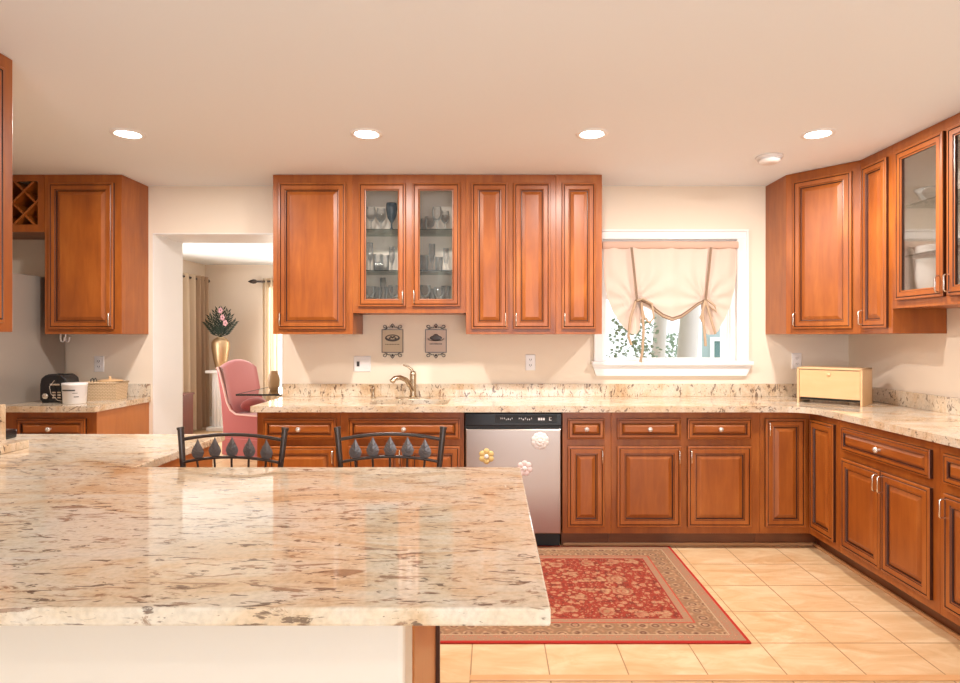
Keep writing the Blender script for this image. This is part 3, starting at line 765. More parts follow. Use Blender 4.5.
b = MB(); b.lathe([(.0605, -.024), (.0645, -.022), (.0605, -.018)], (0, 0, 0), 32); b.build('vent_slot', 'slot', t)

# ---------------- wall plates and plaques ----------------
def plate(px, py, label, kind='outlet', wid=.072):
    X = (px-492)/136.9; Z = CAMZ-(py-337)/136.9
    t = thing('wall_outlet' if kind == 'outlet' else 'light_switch', (X, YW-.0005, Z), 0, label, 'outlet' if kind == 'outlet' else 'switch')
    b = MB(); b.rings(-wid/2, wid/2, -.058, .058, 0, [(0, 0, 0), (0, .003, 0), (.004, .006, 0)]); b.build('cover_plate', 'plastic', t)
    if kind == 'outlet':
        for z in (.02, -.02):
            b = MB(); b.box(-.015, .015, -.0085, -.006, z-.013, z+.013)
            s_ = b.build('socket', 'plastic', t, .002)
            b = MB(); b.box(-.008, -.005, -.0092, -.0084, z-.004, z+.007); b.box(.005, .008, -.0092, -.0084, z-.004, z+.007); b.box(-.002, .002, -.0092, -.0084, z-.010, z-.006); b.build('slots', 'slot', s_)
    else:
        b = MB(); b.box(-.040, -.020, -.0105, -.006, -.018, .018); b.build('toggle', 'slot', t, .001)
        b = MB(); b.box(.015, .045, -.0085, -.006, -.032, .032); b.build('rocker', 'plastic', t, .002)
plate(362, 364, 'white double switch plate on the wall left of the plaques', 'switch', .125)
plate(530.5, 362.5, 'white wall outlet right of the plaques above the backsplash')
plate(797.5, 361, 'white wall outlet right of the window above the bread box')
plate(98, 364, 'white wall outlet above the wicker basket beside the fridge')

def plaque(px, m, pict, label):
    X = (px-492)/136.9; Z = CAMZ-(341-337)/136.9
    t = thing('wall_plaque', (X, YW-.001, Z), 0, label, 'plaque', None)
    hw, hh = .079, .086
    b = MB(); b.box(-hw, hw, -.008, 0, -hh, hh); b.build('board', m, t, .002)
    b = MB(); b.rings(-hw, hw, -hh, hh, -.006, [(0, 0, 0), (0, .004, 0), (.006, .004, 0), (.006, .001, 0)], False); b.build('border', 'ironleaf', t)
    b = MB()
    for sg in (1, -1):
        zb = hh*sg
        for sx in (1, -1):
            pts = []
            for k in range(22):
                a = k/21*2.3*pi; rr = .017*(1-k/30)
                pts.append((sx*(.058 - rr*sin(a)*1.0), -.006, zb + sg*(.018 - rr*cos(a))))
            b.tube(pts, .0026, 6)
            pts = [(sx*.045, -.006, zb+sg*.004), (sx*.03, -.006, zb+sg*.016), (sx*.018, -.006, zb+sg*.012), (sx*.012, -.006, zb+sg*.026), (0, -.006, zb+sg*.040)]
            b.tube(pts, .0028, 6)
        b.ball((0, -.006, zb+sg*.018), .009, .004, .009, 8)
    b.build('scrollwork', 'iron', t)
    b = MB()
    if pict == 0:
        n = 24
        for (ra, rb_, m0) in ((.055, .026, 0),):
            vs = [(ra*cos(2*pi*k/n), -.0085, .022+rb_*sin(2*pi*k/n)) for k in range(n)]
            vi = [(ra*.76*cos(2*pi*k/n), -.0085, .026+rb_*.55*sin(2*pi*k/n)) for k in range(n)]
            b.add(vs+vi, [(k, (k+1) % n, n+(k+1) % n, n+k) for k in range(n)])
        for x, z in ((-.02, .02), (0, .024), (.022, .02), (-.01, .03), (.012, .031)): b.ball((x, -.0085, z), .009, .002, .006, 8)
        for k in range(9): b.box(-.052+k*.0118, -.052+k*.0118+.007, -.009, -.008, -.028, -.022)
    else:
        b.ball((0, -.0085, .022), .045, .002, .019, 16); b.ball((0, -.0085, .034), .022, .002, .018, 12)
        b.tube([(-.06, -.0085, .018), (-.045, -.0085, .006), (0, -.0085, .0), (.045, -.0085, .006), (.06, -.0085, .018)], .003, 6)
        for k in range(10): b.box(-.045+k*.0092, -.045+k*.0092+.006, -.009, -.008, -.026, -.017)
    b.build('picture', 'iron', t)
plaque(392.3, 'plaque_tan', 0, 'tan wall plaque with iron scrolls and oval picture, nearer the switch')
plaque(435.8, 'plaque_pink', 1, 'rosy wall plaque with iron scrolls and dark loaf picture, above the faucet')

# ---------------- window shade ----------------
YS = YW-.045; SS = 620/YS
def sx_(px): return (px-492)/SS
def sz_(py): return CAMZ-(py-337)/SS
t = thing('window_shade', (0, 0, 0), 0, 'peach tie-up fabric shade gathered by two ribbons in the kitchen window', 'window shade')
prof = [(603.5, 268), (605, 288), (608, 301), (613, 313), (619, 322), (626, 330), (631, 334), (636, 334.5), (639.5, 330), (641, 306), (646, 308), (653, 312.5), (661, 317), (671, 320.5), (681, 317.5), (689, 312), (697, 306), (700.5, 304), (703, 330), (707, 334.5), (713, 334.5), (718, 331), (722, 322), (727, 312), (731, 301), (734, 288), (736.5, 268)]
import bisect
def pbot(px):
    xs = [p[0] for p in prof]; i = max(1, min(len(xs)-1, bisect.bisect(xs, px)))
    a, c = prof[i-1], prof[i]; u = (px-a[0])/(c[0]-a[0]); return a[1]*(1-u)+c[1]*u
b = MB(); NC, NR = 130, 26; vs = []
for i in range(NC+1):
    px = 603.5 + (736.5-603.5)*i/NC; pb = pbot(px)
    for j in range(NR+1):
        v = j/NR; py = 247+(pb-247)*v
        # folds converge at the two ties
        y = 0
        for tx in (635.5, 704):
            dxp, dyp = px-tx, py-301
            dist = math.hypot(dxp, dyp)+2; an = math.atan2(dyp, dxp)
            y += .022*sin(an*11)*math.exp(-dist/24)*min(1, dist/8)
        y += .006*sin(px*.33)*(1-.5*v) + .018*math.exp(-((px-670)/22)**2)*v
        # side flaps taper in towards their tails
        vs.append((sx_(px), YS-.0 - y - .012*v, sz_(py)))
b.add(vs, [(i*(NR+1)+j, (i+1)*(NR+1)+j, (i+1)*(NR+1)+j+1, i*(NR+1)+j+1) for i in range(NC) for j in range(NR)], 0, True)
fab = b.build('shade_fabric', 'shade', t)
b = MB(); b.tube([(sx_(602.5), YS, sz_(245)), (sx_(620), YS, sz_(245.3)), (sx_(662), YS, sz_(244.7)), (sx_(700), YS, sz_(245)), (sx_(738), YS, sz_(244.8))], .027, 14)
b.v = [(x, YS+(y-YS)*.45+.004*sin(x*90), z+.0015*sin(x*70)) for x, y, z in b.v]
h_ = b.build('shade_header', 'shadehead', t)
b = MB()
for pa, pb_ in (((630.5, 248), (636, 301)), ((709.5, 248), (704, 301))):
    x0, z0, x1, z1 = sx_(pa[0]), sz_(pa[1]), sx_(pb_[0]), sz_(pb_[1]); w2 = .0085
    for k in range(6):
        u0, u1 = k/6, (k+1)/6; yy0 = YS-.034-.004*sin(u0*3); yy1 = YS-.034-.004*sin(u1*3)
        xa, xb2 = x0+(x1-x0)*u0, x0+(x1-x0)*u1; za, zb2 = z0+(z1-z0)*u0, z0+(z1-z0)*u1
        b.add([(xa-w2, yy0, za), (xa+w2, yy0, za), (xb2+w2, yy1, zb2), (xb2-w2, yy1, zb2), (xa-w2, yy0+.003, za), (xa+w2, yy0+.003, za), (xb2+w2, yy1+.003, zb2), (xb2-w2, yy1+.003, zb2)],
              [(0, 3, 2, 1), (4, 5, 6, 7), (0, 1, 5, 4), (1, 2, 6, 5), (2, 3, 7, 6), (3, 0, 4, 7)])
b.build('ribbon', 'brownribbon', t)
b = MB()
sw = [(sx_(px), YS-.03, sz_(py)) for px, py in ((634, 301), (640, 299.5), (648, 303), (655, 310), (662, 315), (671, 318.5), (680, 315.5), (688, 310), (696, 304), (704, 300))]
b.tube([(x, y+.004, z-.012*(1-abs(x-sx_(671))/.26*.6)) for x, y, z in sw], .010, 8);
b.build('hem_roll', 'tanribbon', t)
b = MB(); b.tube([(x, y-.006, z+.004) for x, y, z in sw], .0042, 8); b.tube([(x, y-.004, z-.006-.012*(1-abs(x-sx_(671))/.26*.6)) for x, y, z in sw], .0032, 8)
b.build('hem_edge', 'brownribbon', t)
b = MB()
def strip(pts, w_):
    b.tube([(sx_(px), YS-.045-dy, sz_(py)) for px, py, dy in pts], w_*1.35, 6)
strip([(636, 301, 0), (641, 299, .01), (650, 304, .01), (652, 318, .005), (648, 323, 0), (643, 318, 0), (640, 306, 0)], .006)
strip([(640, 303, 0), (642, 330, .003), (641, 350, 0), (639, 362, 0)], .0075)
strip([(634, 302, 0), (629, 318, .005), (627, 336, 0), (630, 345, 0)], .0075)
b.build('bow', 'tanribbon', t); b = MB()
strip([(703, 301, 0), (700, 312, .005), (702, 330, .003), (703.5, 346, 0)], .0075)
strip([(705, 300, 0), (712, 306, .01), (714, 312, .006), (707, 306, 0)], .006)
strip([(704, 302, 0), (708, 318, .008), (713, 334, .004)], .007); strip([(704, 302, 0), (698, 318, .008), (700, 322, .004)], .006)
b.build('bow', 'tanribbon', t)

# ---------------- rug ----------------
b = MB(); b.box(-RW/2, RW/2, -RD/2, RD/2, 0, .008); o = b.build('area_rug', 'rug', bevel=.003)
o.location = (1.141-RW/2, 2.724+RD/2, .0005); tag(o, 'red oriental rug with tan border on the tiles before the dishwasher', 'rug')

# ---------------- counter stools ----------------
def stool():
    t = thing('counter_stool', (0, 0, 0), 0, 'x', 'stool', 'iron stools at the peninsula')
    yb = 0    # plane of the back; the seat lies towards -y
    for sx in (-1, 1):
        b = MB()
        b.tube([(sx*.165, .0, 0), (sx*.168, .02, .3), (sx*.172, .0, .60), (sx*.180, .0, .86), (sx*.195, .01, 1.012)], [.010]*4+[.0115], 10)
        b.tube([(sx*.1945, .0098, 1.009), (sx*.196, .0102, 1.018)], .0135, 10)
        b.build('back_post', 'iron', t)
        b = MB(); b.tube([(sx*.16, -.36, 0), (sx*.165, -.345, .60)], .010, 10); b.build('leg', 'iron', t)
    def arch(z, rise, hw_, r, name, y=0):
        b = MB(); pts = [(hw_*(k/8-1), y, z+rise*(1-(k/8-1)**2)) for k in range(17)]; b.tube(pts, r, 8); return b.build(name, 'iron', t)
    arch(.972, .020, .188, .0065, 'top_rail', .006); arch(.890, .020, .181, .0055, 'lower_rail'); arch(.70, .0, .174, .0055, 'bottom_rail')
    for k in range(5):
        x = (k-2)*.064
        zt = .972+.020*(1-(x/.188)**2); zb = .890+.020*(1-(x/.181)**2)
        b = MB(); L = zt-zb; w_ = .024
        # leaf: pointed top, round belly, domed in depth
        outl = [(0, zt-.006), (.35*w_, zt-.30*L), (.85*w_, zt-.55*L), (w_, zt-.70*L), (.75*w_, zt-.90*L), (0, zt-1.02*L)]
        full = outl + [(-p[0], p[1]) for p in outl[-2:0:-1]]
        n = len(full); cz = zt-.62*L
        vs = [(x+p[0], .004, p[1]) for p in full] + [(x, .001, cz), (x, .007, cz)]
        b.add(vs, [(i, (i+1) % n, n) for i in range(n)] + [((i+1) % n, i, n+1) for i in range(n)])
        for s_ in (-1, 1):
            for q in range(3):
                z0 = zt-(.42+.16*q)*L; b.tube([(x, -.0035, z0-.006), (x+s_*w_*.62, -.0015, z0+.004)], .0011, 5)
        b.build('leaf', 'ironleaf', t)
        b = MB(); b.tube([(x, .0, zb-.002), (x*.92, .004, .80), (x*.85, .0, .70)], .0042, 6); b.build('spindle', 'iron', t)
    b = MB(); pts = []
    n = 28
    for k in range(n):
        a = 2*pi*k/n; pts.append((.19*math.copysign(abs(cos(a))**.6, cos(a)), -.18+.175*math.copysign(abs(sin(a))**.6, sin(a))))
    b.prism(pts, .615, .655); b.build('seat', 'cushion', t, .012)
    b = MB(); b.tube([(-.165, -.35, .605), (.165, -.35, .605), (.170, 0, .605), (-.170, 0, .605), (-.165, -.35, .605)], .009, 8); b.build('seat_frame', 'iron', t)
    b = MB(); b.tube([(-.162, -.355, .22), (.162, -.355, .22)], .008, 8); b.tube([(-.162, -.355, .22), (-.167, .013, .22)], .008, 8); b.tube([(.162, -.355, .22), (.167, .013, .22)], .008, 8); b.build('footrest', 'iron', t)
    return t
st = stool(); YST = 2.27; SST = 620/YST
st.location = ((231.5-492)/SST, YST, 0); st.rotation_euler = (0, 0, radians(-2)); st['label'] = 'black iron stool with leaf back in front of the pink chair, left of the pair'
s2 = copy_tree(st); s2.location = ((389.5-492)/SST, YST+.01, 0); s2.rotation_euler = (0, 0, radians(1)); s2['label'] = 'black iron stool with leaf back in front of the sink cabinet, right of the pair'

# ---------------- bread box ----------------
t = thing('bread_box', (2.041, 4.15, CT), -pi/4, 'light wooden bread box set diagonally in the right worktop corner', 'bread box')
W_, D_, H_ = .388, .227, .236
b = MB(); b.box(0, .012, 0, D_, 0, H_); b.box(W_-.012, W_, 0, D_, 0, H_); b.box(0, W_, .0, D_, H_-.012, H_); b.box(0, W_, D_-.01, D_, .02, H_); b.box(.012, W_-.012, .03, D_, .02, .03)
b.build('box_body', 'pine', t, .002)
b = MB(); b.prism_y([(.014, .038), (W_-.014, .038), (W_-.014, H_-.016), (.014, H_-.016)], .004, .016); d = b.build('door', 'pine', t, .002)
b = MB(); b.lathe([(0, 0), (.012, 0), (.012, .004), (0, .006)], (W_/2, .004, H_-.045), 14, 0, 'y'); b.build('knob', 'pine', d)
b = MB(); b.box(.014, W_-.014, .02, .028, .022, .04); b.build('shadow_gap', 'blackmatte', t)

# ---------------- toaster, tub, basket ----------------
def LX(px, s): return (px-492)/s
t = thing('toaster', (LX(57, 148)+.022, 4.20, CT), radians(4), 'black toaster with a round dial beside the fridge', 'toaster')
b = MB(); pts = [(-.085, .012), (-.085, .12), (-.078, .16), (-.05, .185), (.05, .185), (.078, .16), (.085, .12), (.085, .012)]
b.prism_y(pts, -.09, .065); b.build('toaster_body', 'blackgloss', t, .01, 3)
b = MB(); b.lathe([(0, 0), (.020, 0), (.020, .006), (.015, .012), (0, .012)], (-.045, -.092, .045), 18, 0, 'y'); b.build('dial', 'nickel', t)
b = MB(); 
for i in range(2):
    for j in range(3): b.box(.0+i*.032, .022+i*.032, -.097, -.09, .03+j*.017, .039+j*.017)
b.build('button', 'nickel', t)
b = MB(); b.box(-.012, .05, -.105, -.09, .115, .128); b.build('lever', 'nickel', t, .003)
b = MB(); b.box(-.05, -.015, -.06, .05, .184, .187); b.box(.015, .05, -.06, .05, .184, .187); b.build('bread_slot', 'blackmatte', t)
b = MB(); b.box(-.075, .075, -.08, .06, 0, .013); b.build('foot_plate', 'blackmatte', t)
b = MB(); b.tube([(.02, -.105, .15), (-.005, -.118, .11), (.01, -.125, .06), (.05, -.125, .02), (.09, -.11, .008)], .0022, 6); b.build('power_cord', 'nickel', t)
t = thing('white_tub', (LX(82, 149.5), 4.075, CT), radians(8), 'white plastic tub with printed label and thin looped handle before the toaster', 'tub')
b = MB(); b.lathe([(0, 0), (.062, 0), (.066, .004), (.072, .118), (.074, .12), (.074, .134), (.070, .136), (0, .136)], (0, 0, 0), 28); b.build('tub_body', 'plastic', t)
b = MB(); pts = [(-.076, 0, .118)]
for k in range(13):
    a = pi*k/12; pts.append((-.076*cos(a)+.012*sin(a), -.02*sin(a), .118+.075*sin(a)))
b.tube(pts, .004, 6); b.build('bail_handle', 'blackmatte', t)
b = MB(); n = 10
for (z0, z1, a0, a1) in ((.086, .094, -2.3, -1.1), (.045, .05, -1.2, -.8), (.070, .073, -1.3, -.9)):
    vs = []
    for k in range(n+1):
        a = a0+(a1-a0)*k/n; r0 = .0668+.0065*z0/.118+.001; vs += [(r0*cos(a), r0*sin(a), z0), (r0*cos(a), r0*sin(a), z1)]
    b.add(vs, [(2*k, 2*k+2, 2*k+3, 2*k+1) for k in range(n)])
b.build('printed_label', 'slot', t)
t = thing('wicker_basket', (-2.605, 4.29, CT), radians(4), 'pale wicker basket with plaited sides below the left outlet', 'basket')
BW1, BW2, BH = .225, .15, .118
b = MB(); 
def shell(b, x0, x1, y0, y1, z0, z1, th, fl=.008):
    b.add([(x0, y0, z0), (x1, y0, z0), (x1, y1, z0), (x0, y1, z0), (x0-fl, y0-fl, z1), (x1+fl, y0-fl, z1), (x1+fl, y1+fl, z1), (x0-fl, y1+fl, z1),
           (x0-fl+th, y0-fl+th, z1), (x1+fl-th, y0-fl+th, z1), (x1+fl-th, y1+fl-th, z1), (x0-fl+th, y1+fl-th, z1),
           (x0+th, y0+th, z0+th), (x1-th, y0+th, z0+th), (x1-th, y1-th, z0+th), (x0+th, y1-th, z0+th)],
          [(3, 2, 1, 0)] + [(i, (i+1) % 4, 4+(i+1) % 4, 4+i) for i in range(4)] + [(4+i, 4+(i+1) % 4, 8+(i+1) % 4, 8+i) for i in range(4)] + [(8+i, 8+(i+1) % 4, 12+(i+1) % 4, 12+i) for i in range(4)] + [(12, 13, 14, 15)])
shell(b, -BW1, 0, 0, BW2, 0, BH, .008); b.build('woven_sides', 'wicker', t)
b = MB(); b.tube([(-BW1-.008, -.008, BH), (.008, -.008, BH), (.008, BW2+.008, BH), (-BW1-.008, BW2+.008, BH), (-BW1-.008, -.008, BH)], .006, 8); b.build('rim', 'wicker', t)
t = thing('wooden_lid', (-2.69, 4.365, CT+.12), radians(20), 'wooden lid with a small knob lying in the wicker basket', 'lid')
b = MB(); b.lathe([(0, 0), (.082, 0), (.084, .006), (.05, .014), (.008, .016), (.007, .024), (.012, .032), (0, .036)], (0, 0, 0), 20); b.build('lid_disc', 'pine', t)
t.location.z = CT+.1245
b = MB()
for k in range(2):
    b.tube([(-2.80+k*.018, 4.33, CT+.10), (-2.795+k*.022, 4.32, CT+.14), (-2.775+k*.02, 4.31, CT+.15), (-2.765+k*.02, 4.305, CT+.132)], .003, 6)
tag(b.build('black_cord', 'blackmatte'), 'short curled black cord sticking out of the wicker basket', 'cord')
t = thing('utensil_hooks', (LX(60, 145), 4.30, ZU), 0, 'pair of white hooks under the cabinet above the toaster', 'hook')
for k in (0, 1):
    b = MB(); x = k*.035
    b.tube([(x-.012, 0, 0), (x-.013, 0, -.03), (x-.008, 0, -.05), (x+.003, 0, -.054), (x+.012, 0, -.045), (x+.015, 0, -.02)], .005, 8); b.build('hook', 'plastic', t)

# ---------------- glassware ----------------
def glass_obj(name, prof, mt='glassware'):
    b = MB(); b.lathe(prof, (0, 0, 0), 14); return b
GL = {
 'wine_glass': [(0, 0), (.032, 0), (.030, .004), (.005, .008), (.004, .07), (.018, .085), (.034, .11), (.036, .14), (.030, .175), (.028, .175), (.033, .14), (.031, .112), (.015, .09), (0, .088)],
 'tumbler': [(0, 0), (.030, 0), (.036, .13), (.034, .13), (.028, .006), (0, .006)],
 'champagne_flute': [(0, 0), (.030, 0), (.028, .004), (.004, .008), (.004, .06), (.016, .085), (.024, .13), (.022, .205), (.020, .205), (.021, .13), (.012, .088), (0, .08)],
 'goblet': [(0, 0), (.036, 0), (.033, .006), (.008, .012), (.007, .04), (.030, .06), (.040, .09), (.040, .13), (.038, .13), (.037, .09), (.027, .064), (0, .05)],
}
gm = {}
def put(kind, px, shelf, label, s=1.0, yy=.18, mt='glassware', group='glassware behind the cabinet doors'):
    key = (kind, mt)
    Y = YU+yy; X = (px-492)*Y/620; Z = SH[shelf]+.0005
    if key not in gm:
        o = glass_obj(kind, GL[kind]).build(kind, mt); gm[key] = o
    else:
        o = gm[key].copy(); COL.objects.link(o)
    o.location = (X, Y, Z); o.scale = (s, s, s); tag(o, label, kind.replace('_', ' '), group)
doors = {'L': 'left glass door', 'R': 'right glass door'}; shelves = {0: 'bottom shelf', 1: 'middle shelf', 2: 'top shelf'}
words = ['first', 'second', 'third', 'fourth', 'fifth', 'sixth']
rows = [
 ('L', 2, [('wine_glass', 371, 1), ('wine_glass', 381, 1)]),
 ('R', 2, [('tumbler', 424, .7), ('goblet', 430, .9), ('wine_glass', 437, 1), ('wine_glass', 445, .9)]),
 ('L', 1, [('champagne_flute', 370, 1), ('tumbler', 378, 1), ('tumbler', 385, .9), ('champagne_flute', 392, .9)]),
 ('R', 1, [('tumbler', 424, .9), ('champagne_flute', 432, 1), ('tumbler', 439, .8), ('champagne_flute', 446, .85)]),
 ('L', 0, [('goblet', 370, .95), ('tumbler', 377.5, .95), ('champagne_flute', 383, .9), ('tumbler', 388.5, .95), ('goblet', 394, 1)]),
 ('R', 0, [('goblet', 425, 1), ('tumbler', 432.5, .85), ('goblet', 439, .9), ('tumbler', 446, 1)]),
]
for side, sh, lst in rows:
    for i, (k, px, s) in enumerate(lst):
        pos = 'leftmost' if i == 0 else 'rightmost' if i == len(lst)-1 else words[i] + ' from the left'
        put(k, px, sh, 'clear %s on the %s behind the %s, %s' % (k.replace('_', ' '), shelves[sh], doors[side], pos), s, yy=.16+.05*(i % 2))
b = MB(); b.lathe([(0, 0), (.02, 0), (.006, .02), (.006, .05), (.03, .09), (.042, .15), (.036, .19), (.034, .19), (.036, .15), (0, .08)], (0, 0, 0), 16)
o = b.build('goblet', 'bluegl'); o.location = (XU(391)-.012, YU+.10, SH[2]+.0005); tag(o, 'dark smoky goblet on the top shelf behind the left glass door', 'goblet')
# right cabinet contents (local to the room)
b = MB(); b.lathe([(0, 0), (.04, 0), (.045, .01), (.07, .06), (.085, .085), (.08, .085), (.064, .058), (.036, .012), (0, .012)], (0, 0, 0), 20)
o = b.build('crystal_bowl', 'glassware'); o.location = (2.45, 3.455, SH[2]+.0005); tag(o, 'clear crystal bowl on the top shelf of the right glass cabinet', 'bowl')
for k, (yy, zz, lab) in enumerate(((3.445, SH[1], 'stack of white plates on the middle shelf of the right glass cabinet'), (3.17, SH[1], 'stack of white plates behind the nearest glass door on the right'))):
    b = MB()
    for j in range(5): b.lathe([(0, j*.008), (.06, j*.008), (.095, j*.008+.012), (.095, j*.008+.015), (.06, j*.008+.004), (0, j*.008+.004)], (0, 0, 0), 24)
    o = b.build('plate_stack', 'plastic'); o.location = (2.46, yy, zz+.0005); tag(o, lab, 'plates')
b = MB(); b.lathe([(0, 0), (.05, 0), (.07, .03), (.085, .10), (.08, .18), (.085, .2), (.08, .2), (.075, .18), (.08, .1), (0, .02)], (0, 0, 0), 24)
o = b.build('serving_bowl', 'plastic'); o.location = (2.45, 3.45, SH[0]+.0005); tag(o, 'tall white serving bowl at the bottom of the right glass cabinet', 'bowl')
b = MB(); b.lathe([(0, 0), (.05, 0), (.07, .03), (.085, .08), (.08, .08), (.066, .03), (0, .01)], (0, 0, 0), 24)
o = b.build('serving_bowl', 'plastic'); o.location = (2.45, 3.17, SH[0]+.0005); tag(o, 'low white serving bowl behind the nearest glass door on the right', 'bowl')

# ---------------- dining room ----------------
t = thing('wing_chair', (-3.085, 7.10, 0), radians(-23), 'pink upholstered dining chair with pale piping beyond the passage', 'chair')
# local x forward, y away from the near side
side = [(0, .02), (0, .30), (-.03, .62), (-.095, .985), (-.075, 1.0), (-.045, .95), (.02, .76), (.07, .60), (.12, .52), (.20, .476), (.54, .470), (.55, .44), (.55, .02)]
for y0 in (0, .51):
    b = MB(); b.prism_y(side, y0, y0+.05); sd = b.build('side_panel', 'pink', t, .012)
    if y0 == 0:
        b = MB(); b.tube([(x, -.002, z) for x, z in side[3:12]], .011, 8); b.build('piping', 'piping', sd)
b = MB(); n = 10; vs = []
for i in range(9):          # back with a rounded top
    yy = .02+.52*i/8; top = 1.0+.075*(1-((i-4)/4)**2)
    for x, z in ((-.085, top), (-.06, top+.012), (-.015, top-.02), (.07, .62), (.12, .45), (-.0, .3), (-.02, .5)):
        vs.append((x, yy, z))
q = 7
b.add(vs, [(i*q+j, i*q+(j+1) % q, (i+1)*q+(j+1) % q, (i+1)*q+j) for i in range(8) for j in range(q)] + [tuple(range(q)), tuple(range(8*q+q-1, 8*q-1, -1))], 0, True)
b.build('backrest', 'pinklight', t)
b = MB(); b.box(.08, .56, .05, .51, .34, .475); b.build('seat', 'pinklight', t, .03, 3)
b = MB(); b.ball((.20, .28, .555), .075, .20, .085, 16); b.build('bolster', 'pink', t)
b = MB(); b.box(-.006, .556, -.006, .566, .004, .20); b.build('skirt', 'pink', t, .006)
t = thing('dining_table', (-2.67, 6.5, 0), 0, 'glass topped dining table with dark rim beyond the passage', 'table')
b = MB(); b.box(0, 1.5, 0, .95, .738, .75); b.build('tabletop', 'tableglass', t, .003)
b = MB(); b.box(-.004, 1.504, -.012, 0, .734, .752); b.box(-.012, -.0, -.012, .96, .734, .752); b.box(1.5, 1.512, -.012, .96, .734, .752); b.box(-.004, 1.504, .95, .962, .734, .752); b.build('rim', 'blackmatte', t)
for x in (.75, 1.35):
    b = MB(); b.lathe([(0, 0), (.14, 0), (.13, .04), (.05, .08), (.045, .65), (.12, .72), (0, .737)], (x, .5, 0), 20); b.build('pedestal', 'darkwood', t)
b = MB(); b.lathe([(0, 0), (.045, 0), (.06, .05), (.066, .11), (.055, .17), (.04, .20), (.045, .215), (.04, .215), (.035, .2), (0, .1)], (-2.47, 7.02, .7505), 20)
tag(b.build('tan_vase', 'tan'), 'tan vase standing on the glass dining table', 'vase')
t = thing('pedestal_stand', (-3.95, 9.0, 0), 0, 'white pedestal stand carrying the gold vase behind the pink chair', 'pedestal')
boxo('top_slab', 'white', -.15, .15, -.15, .15, .83, .872, t, .01); boxo('base_slab', 'white', -.14, .14, -.14, .14, 0, .06, t, .01)
b = MB(); n = 48; pr = []
for zz in (.06, .83):
    for k in range(n):
        a = 2*pi*k/n; r = .095+.008*(1 if k % 4 < 2 else -1); pr.append((r*cos(a), r*sin(a), zz))
b.add(pr, [(k, (k+1) % n, n+(k+1) % n, n+k) for k in range(n)]); b.build('fluted_column', 'white', t)
b = MB(); b.lathe([(0, 0), (.06, 0), (.07, .02), (.10, .16), (.125, .32), (.125, .40), (.09, .45), (.05, .465), (.055, .475), (.045, .475), (.04, .46), (0, .45)], (-3.93, 8.98, .8725), 28)
tag(b.build('gold_vase', 'gold'), 'tall gold vase on the white pedestal beyond the passage', 'vase')
t = thing('palm_spray', (-3.93, 8.98, 1.33), 0, 'dark green spiky palm leaves standing in the gold vase', 'plant')
b = MB(); random.seed(11)
for fr in range(8):
    ln = radians(-62+fr*17.5); az = random.uniform(-.6, .6)
    dirv = Vector((sin(ln)*.55, sin(az)*.22, cos(ln)*.9+.1))
    L = .40
    stem = [dirv*(L*u) for u in [i/7 for i in range(8)]]
    b.tube(stem, .004, 5)
    for i in range(1, 8):
        p = stem[i]; side_ = Vector((dirv.z, 0, -dirv.x)).normalized()
        for sg in (-1, 1):
            d = (dirv.normalized()*.95 + side_*sg*.45).normalized()*(.15-.009*i); e = d.cross(Vector((0, 1, 0))).normalized()*.012
            b.add([p, p+d*.5+e, p+d, p+d*.5-e], [(0, 1, 2, 3)])
b.build('leaves', 'leaf', t)
b = MB()
for x, z in ((.03, .40), (.10, .22), (.06, .30)):
    for k in range(5):
        a = k*1.256; b.ball((x+.02*cos(a), -.08, z+.028*sin(a)), .017, .012, .020, 8)
b.build('pink_blossom', 'flowerpink', t)
t = thing('low_chest', (-4.19, 8.0, 0), 0, 'low dark wood chest just inside the passage beside the curtains', 'chest')
boxo('chest_body', 'darkwood', 0.01, .20, 0, .28, 0, .585, t, .004); boxo('chest_top', 'darkwood', -.0, .215, -.01, .29, .585, .61, t, .004)

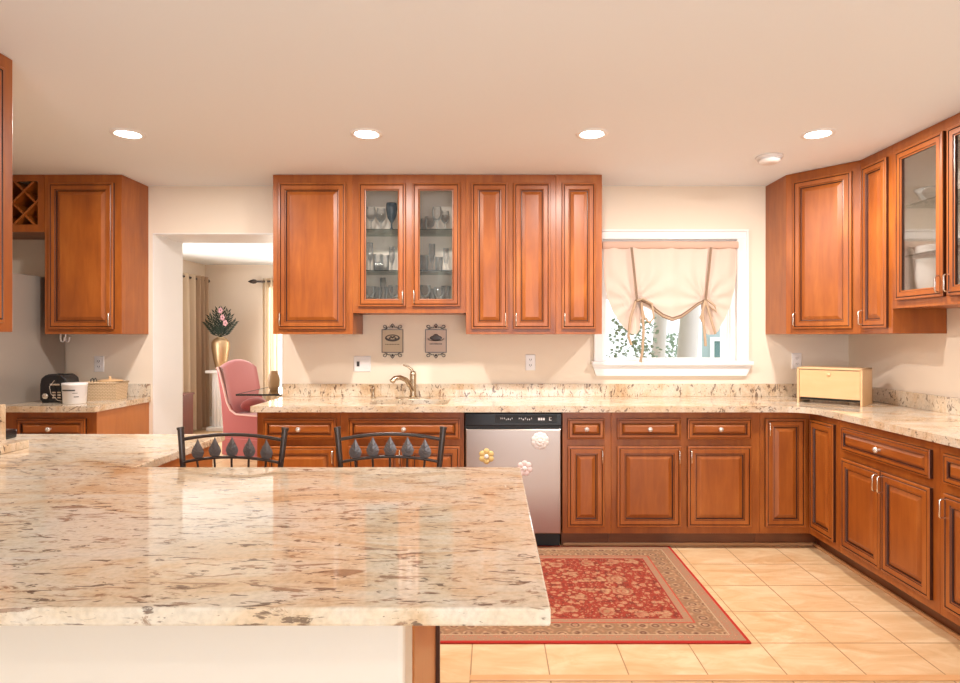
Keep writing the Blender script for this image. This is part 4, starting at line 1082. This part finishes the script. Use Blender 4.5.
def curtain(name, label, p0, p1, z0, z1, m, waves, amp, group=None, parent=None):
    p0, p1 = Vector(p0), Vector(p1); d = p1-p0; nrm = Vector((-d.y, d.x)).normalized()
    b = MB(); NCc = waves*12; vs = []
    for i in range(NCc+1):
        u = i/NCc
        for j in range(9):
            v = j/8; a = amp*(1+.3*v)*sin(u*waves*2*pi+.5*sin(v*2+u*4)); q = p0+d*u+nrm*a
            vs.append((q.x, q.y, z1+(z0-z1)*v))
    b.add(vs, [(i*9+j, (i+1)*9+j, (i+1)*9+j+1, i*9+j+1) for i in range(NCc) for j in range(8)], 0, True)
    o = b.build(name, m, parent)
    if label: tag(o, label, 'curtain', group)
    return o
def rod(name, a, c, z, label):
    t = thing(name, (0, 0, 0), 0, label, 'curtain rod')
    b = MB(); b.tube([(*a, z), (*c, z)], .016, 10); b.build('pole', 'iron', t)
    for q in (a, c):
        d = (Vector(q)-Vector(c if q is a else a)).normalized()
        b = MB(); pts = [(q[0]+d.x*k, q[1]+d.y*k, z) for k in (0, .02, .05, .09, .13)]
        b.tube(pts, [.018, .03, .036, .024, .004], 10); b.build('finial', 'iron', t)
    return t
LXC = -4.27
r1 = rod('curtain_rod', (LXC, 6.3), (LXC, 9.25), 2.19, 'dark curtain rod on the dining room side wall left of the vase')
b = MB(); b.box(-4.40, LXC+.005, 9.20, 9.22, 2.18, 2.20); b.box(-4.40, LXC+.005, 6.4, 6.42, 2.18, 2.20); b.build('bracket', 'iron', r1)
curtain('curtain', 'tan grommet curtain hanging in deep folds beside the gold vase', (LXC, 8.90), (LXC, 9.24), .02, 2.24, 'curtain', 3, .055)
curtain('curtain', 'pale curtain at the left edge of the passage view', (LXC, 8.15), (LXC, 8.86), .02, 2.24, 'curtain_light', 4, .05)
r2 = rod('curtain_rod', (-3.56, 9.38), (-1.6, 9.38), 2.19, 'dark curtain rod with finial on the far dining room wall')
b = MB(); b.box(-3.52, -3.50, 9.38, 9.50, 2.18, 2.20); b.box(-1.7, -1.68, 9.38, 9.50, 2.18, 2.20); b.build('bracket', 'iron', r2)
curtain('curtain', 'beige curtain on the far dining room window beside the wall cabinet', (-3.47, 9.38), (-3.22, 9.38), .02, 2.24, 'curtain_light', 3, .04)
curtain('sheer_curtain', 'white sheer curtain over the far dining room window', (-3.2, 9.40), (-1.8, 9.40), .02, 2.2, 'sheer', 12, .03)
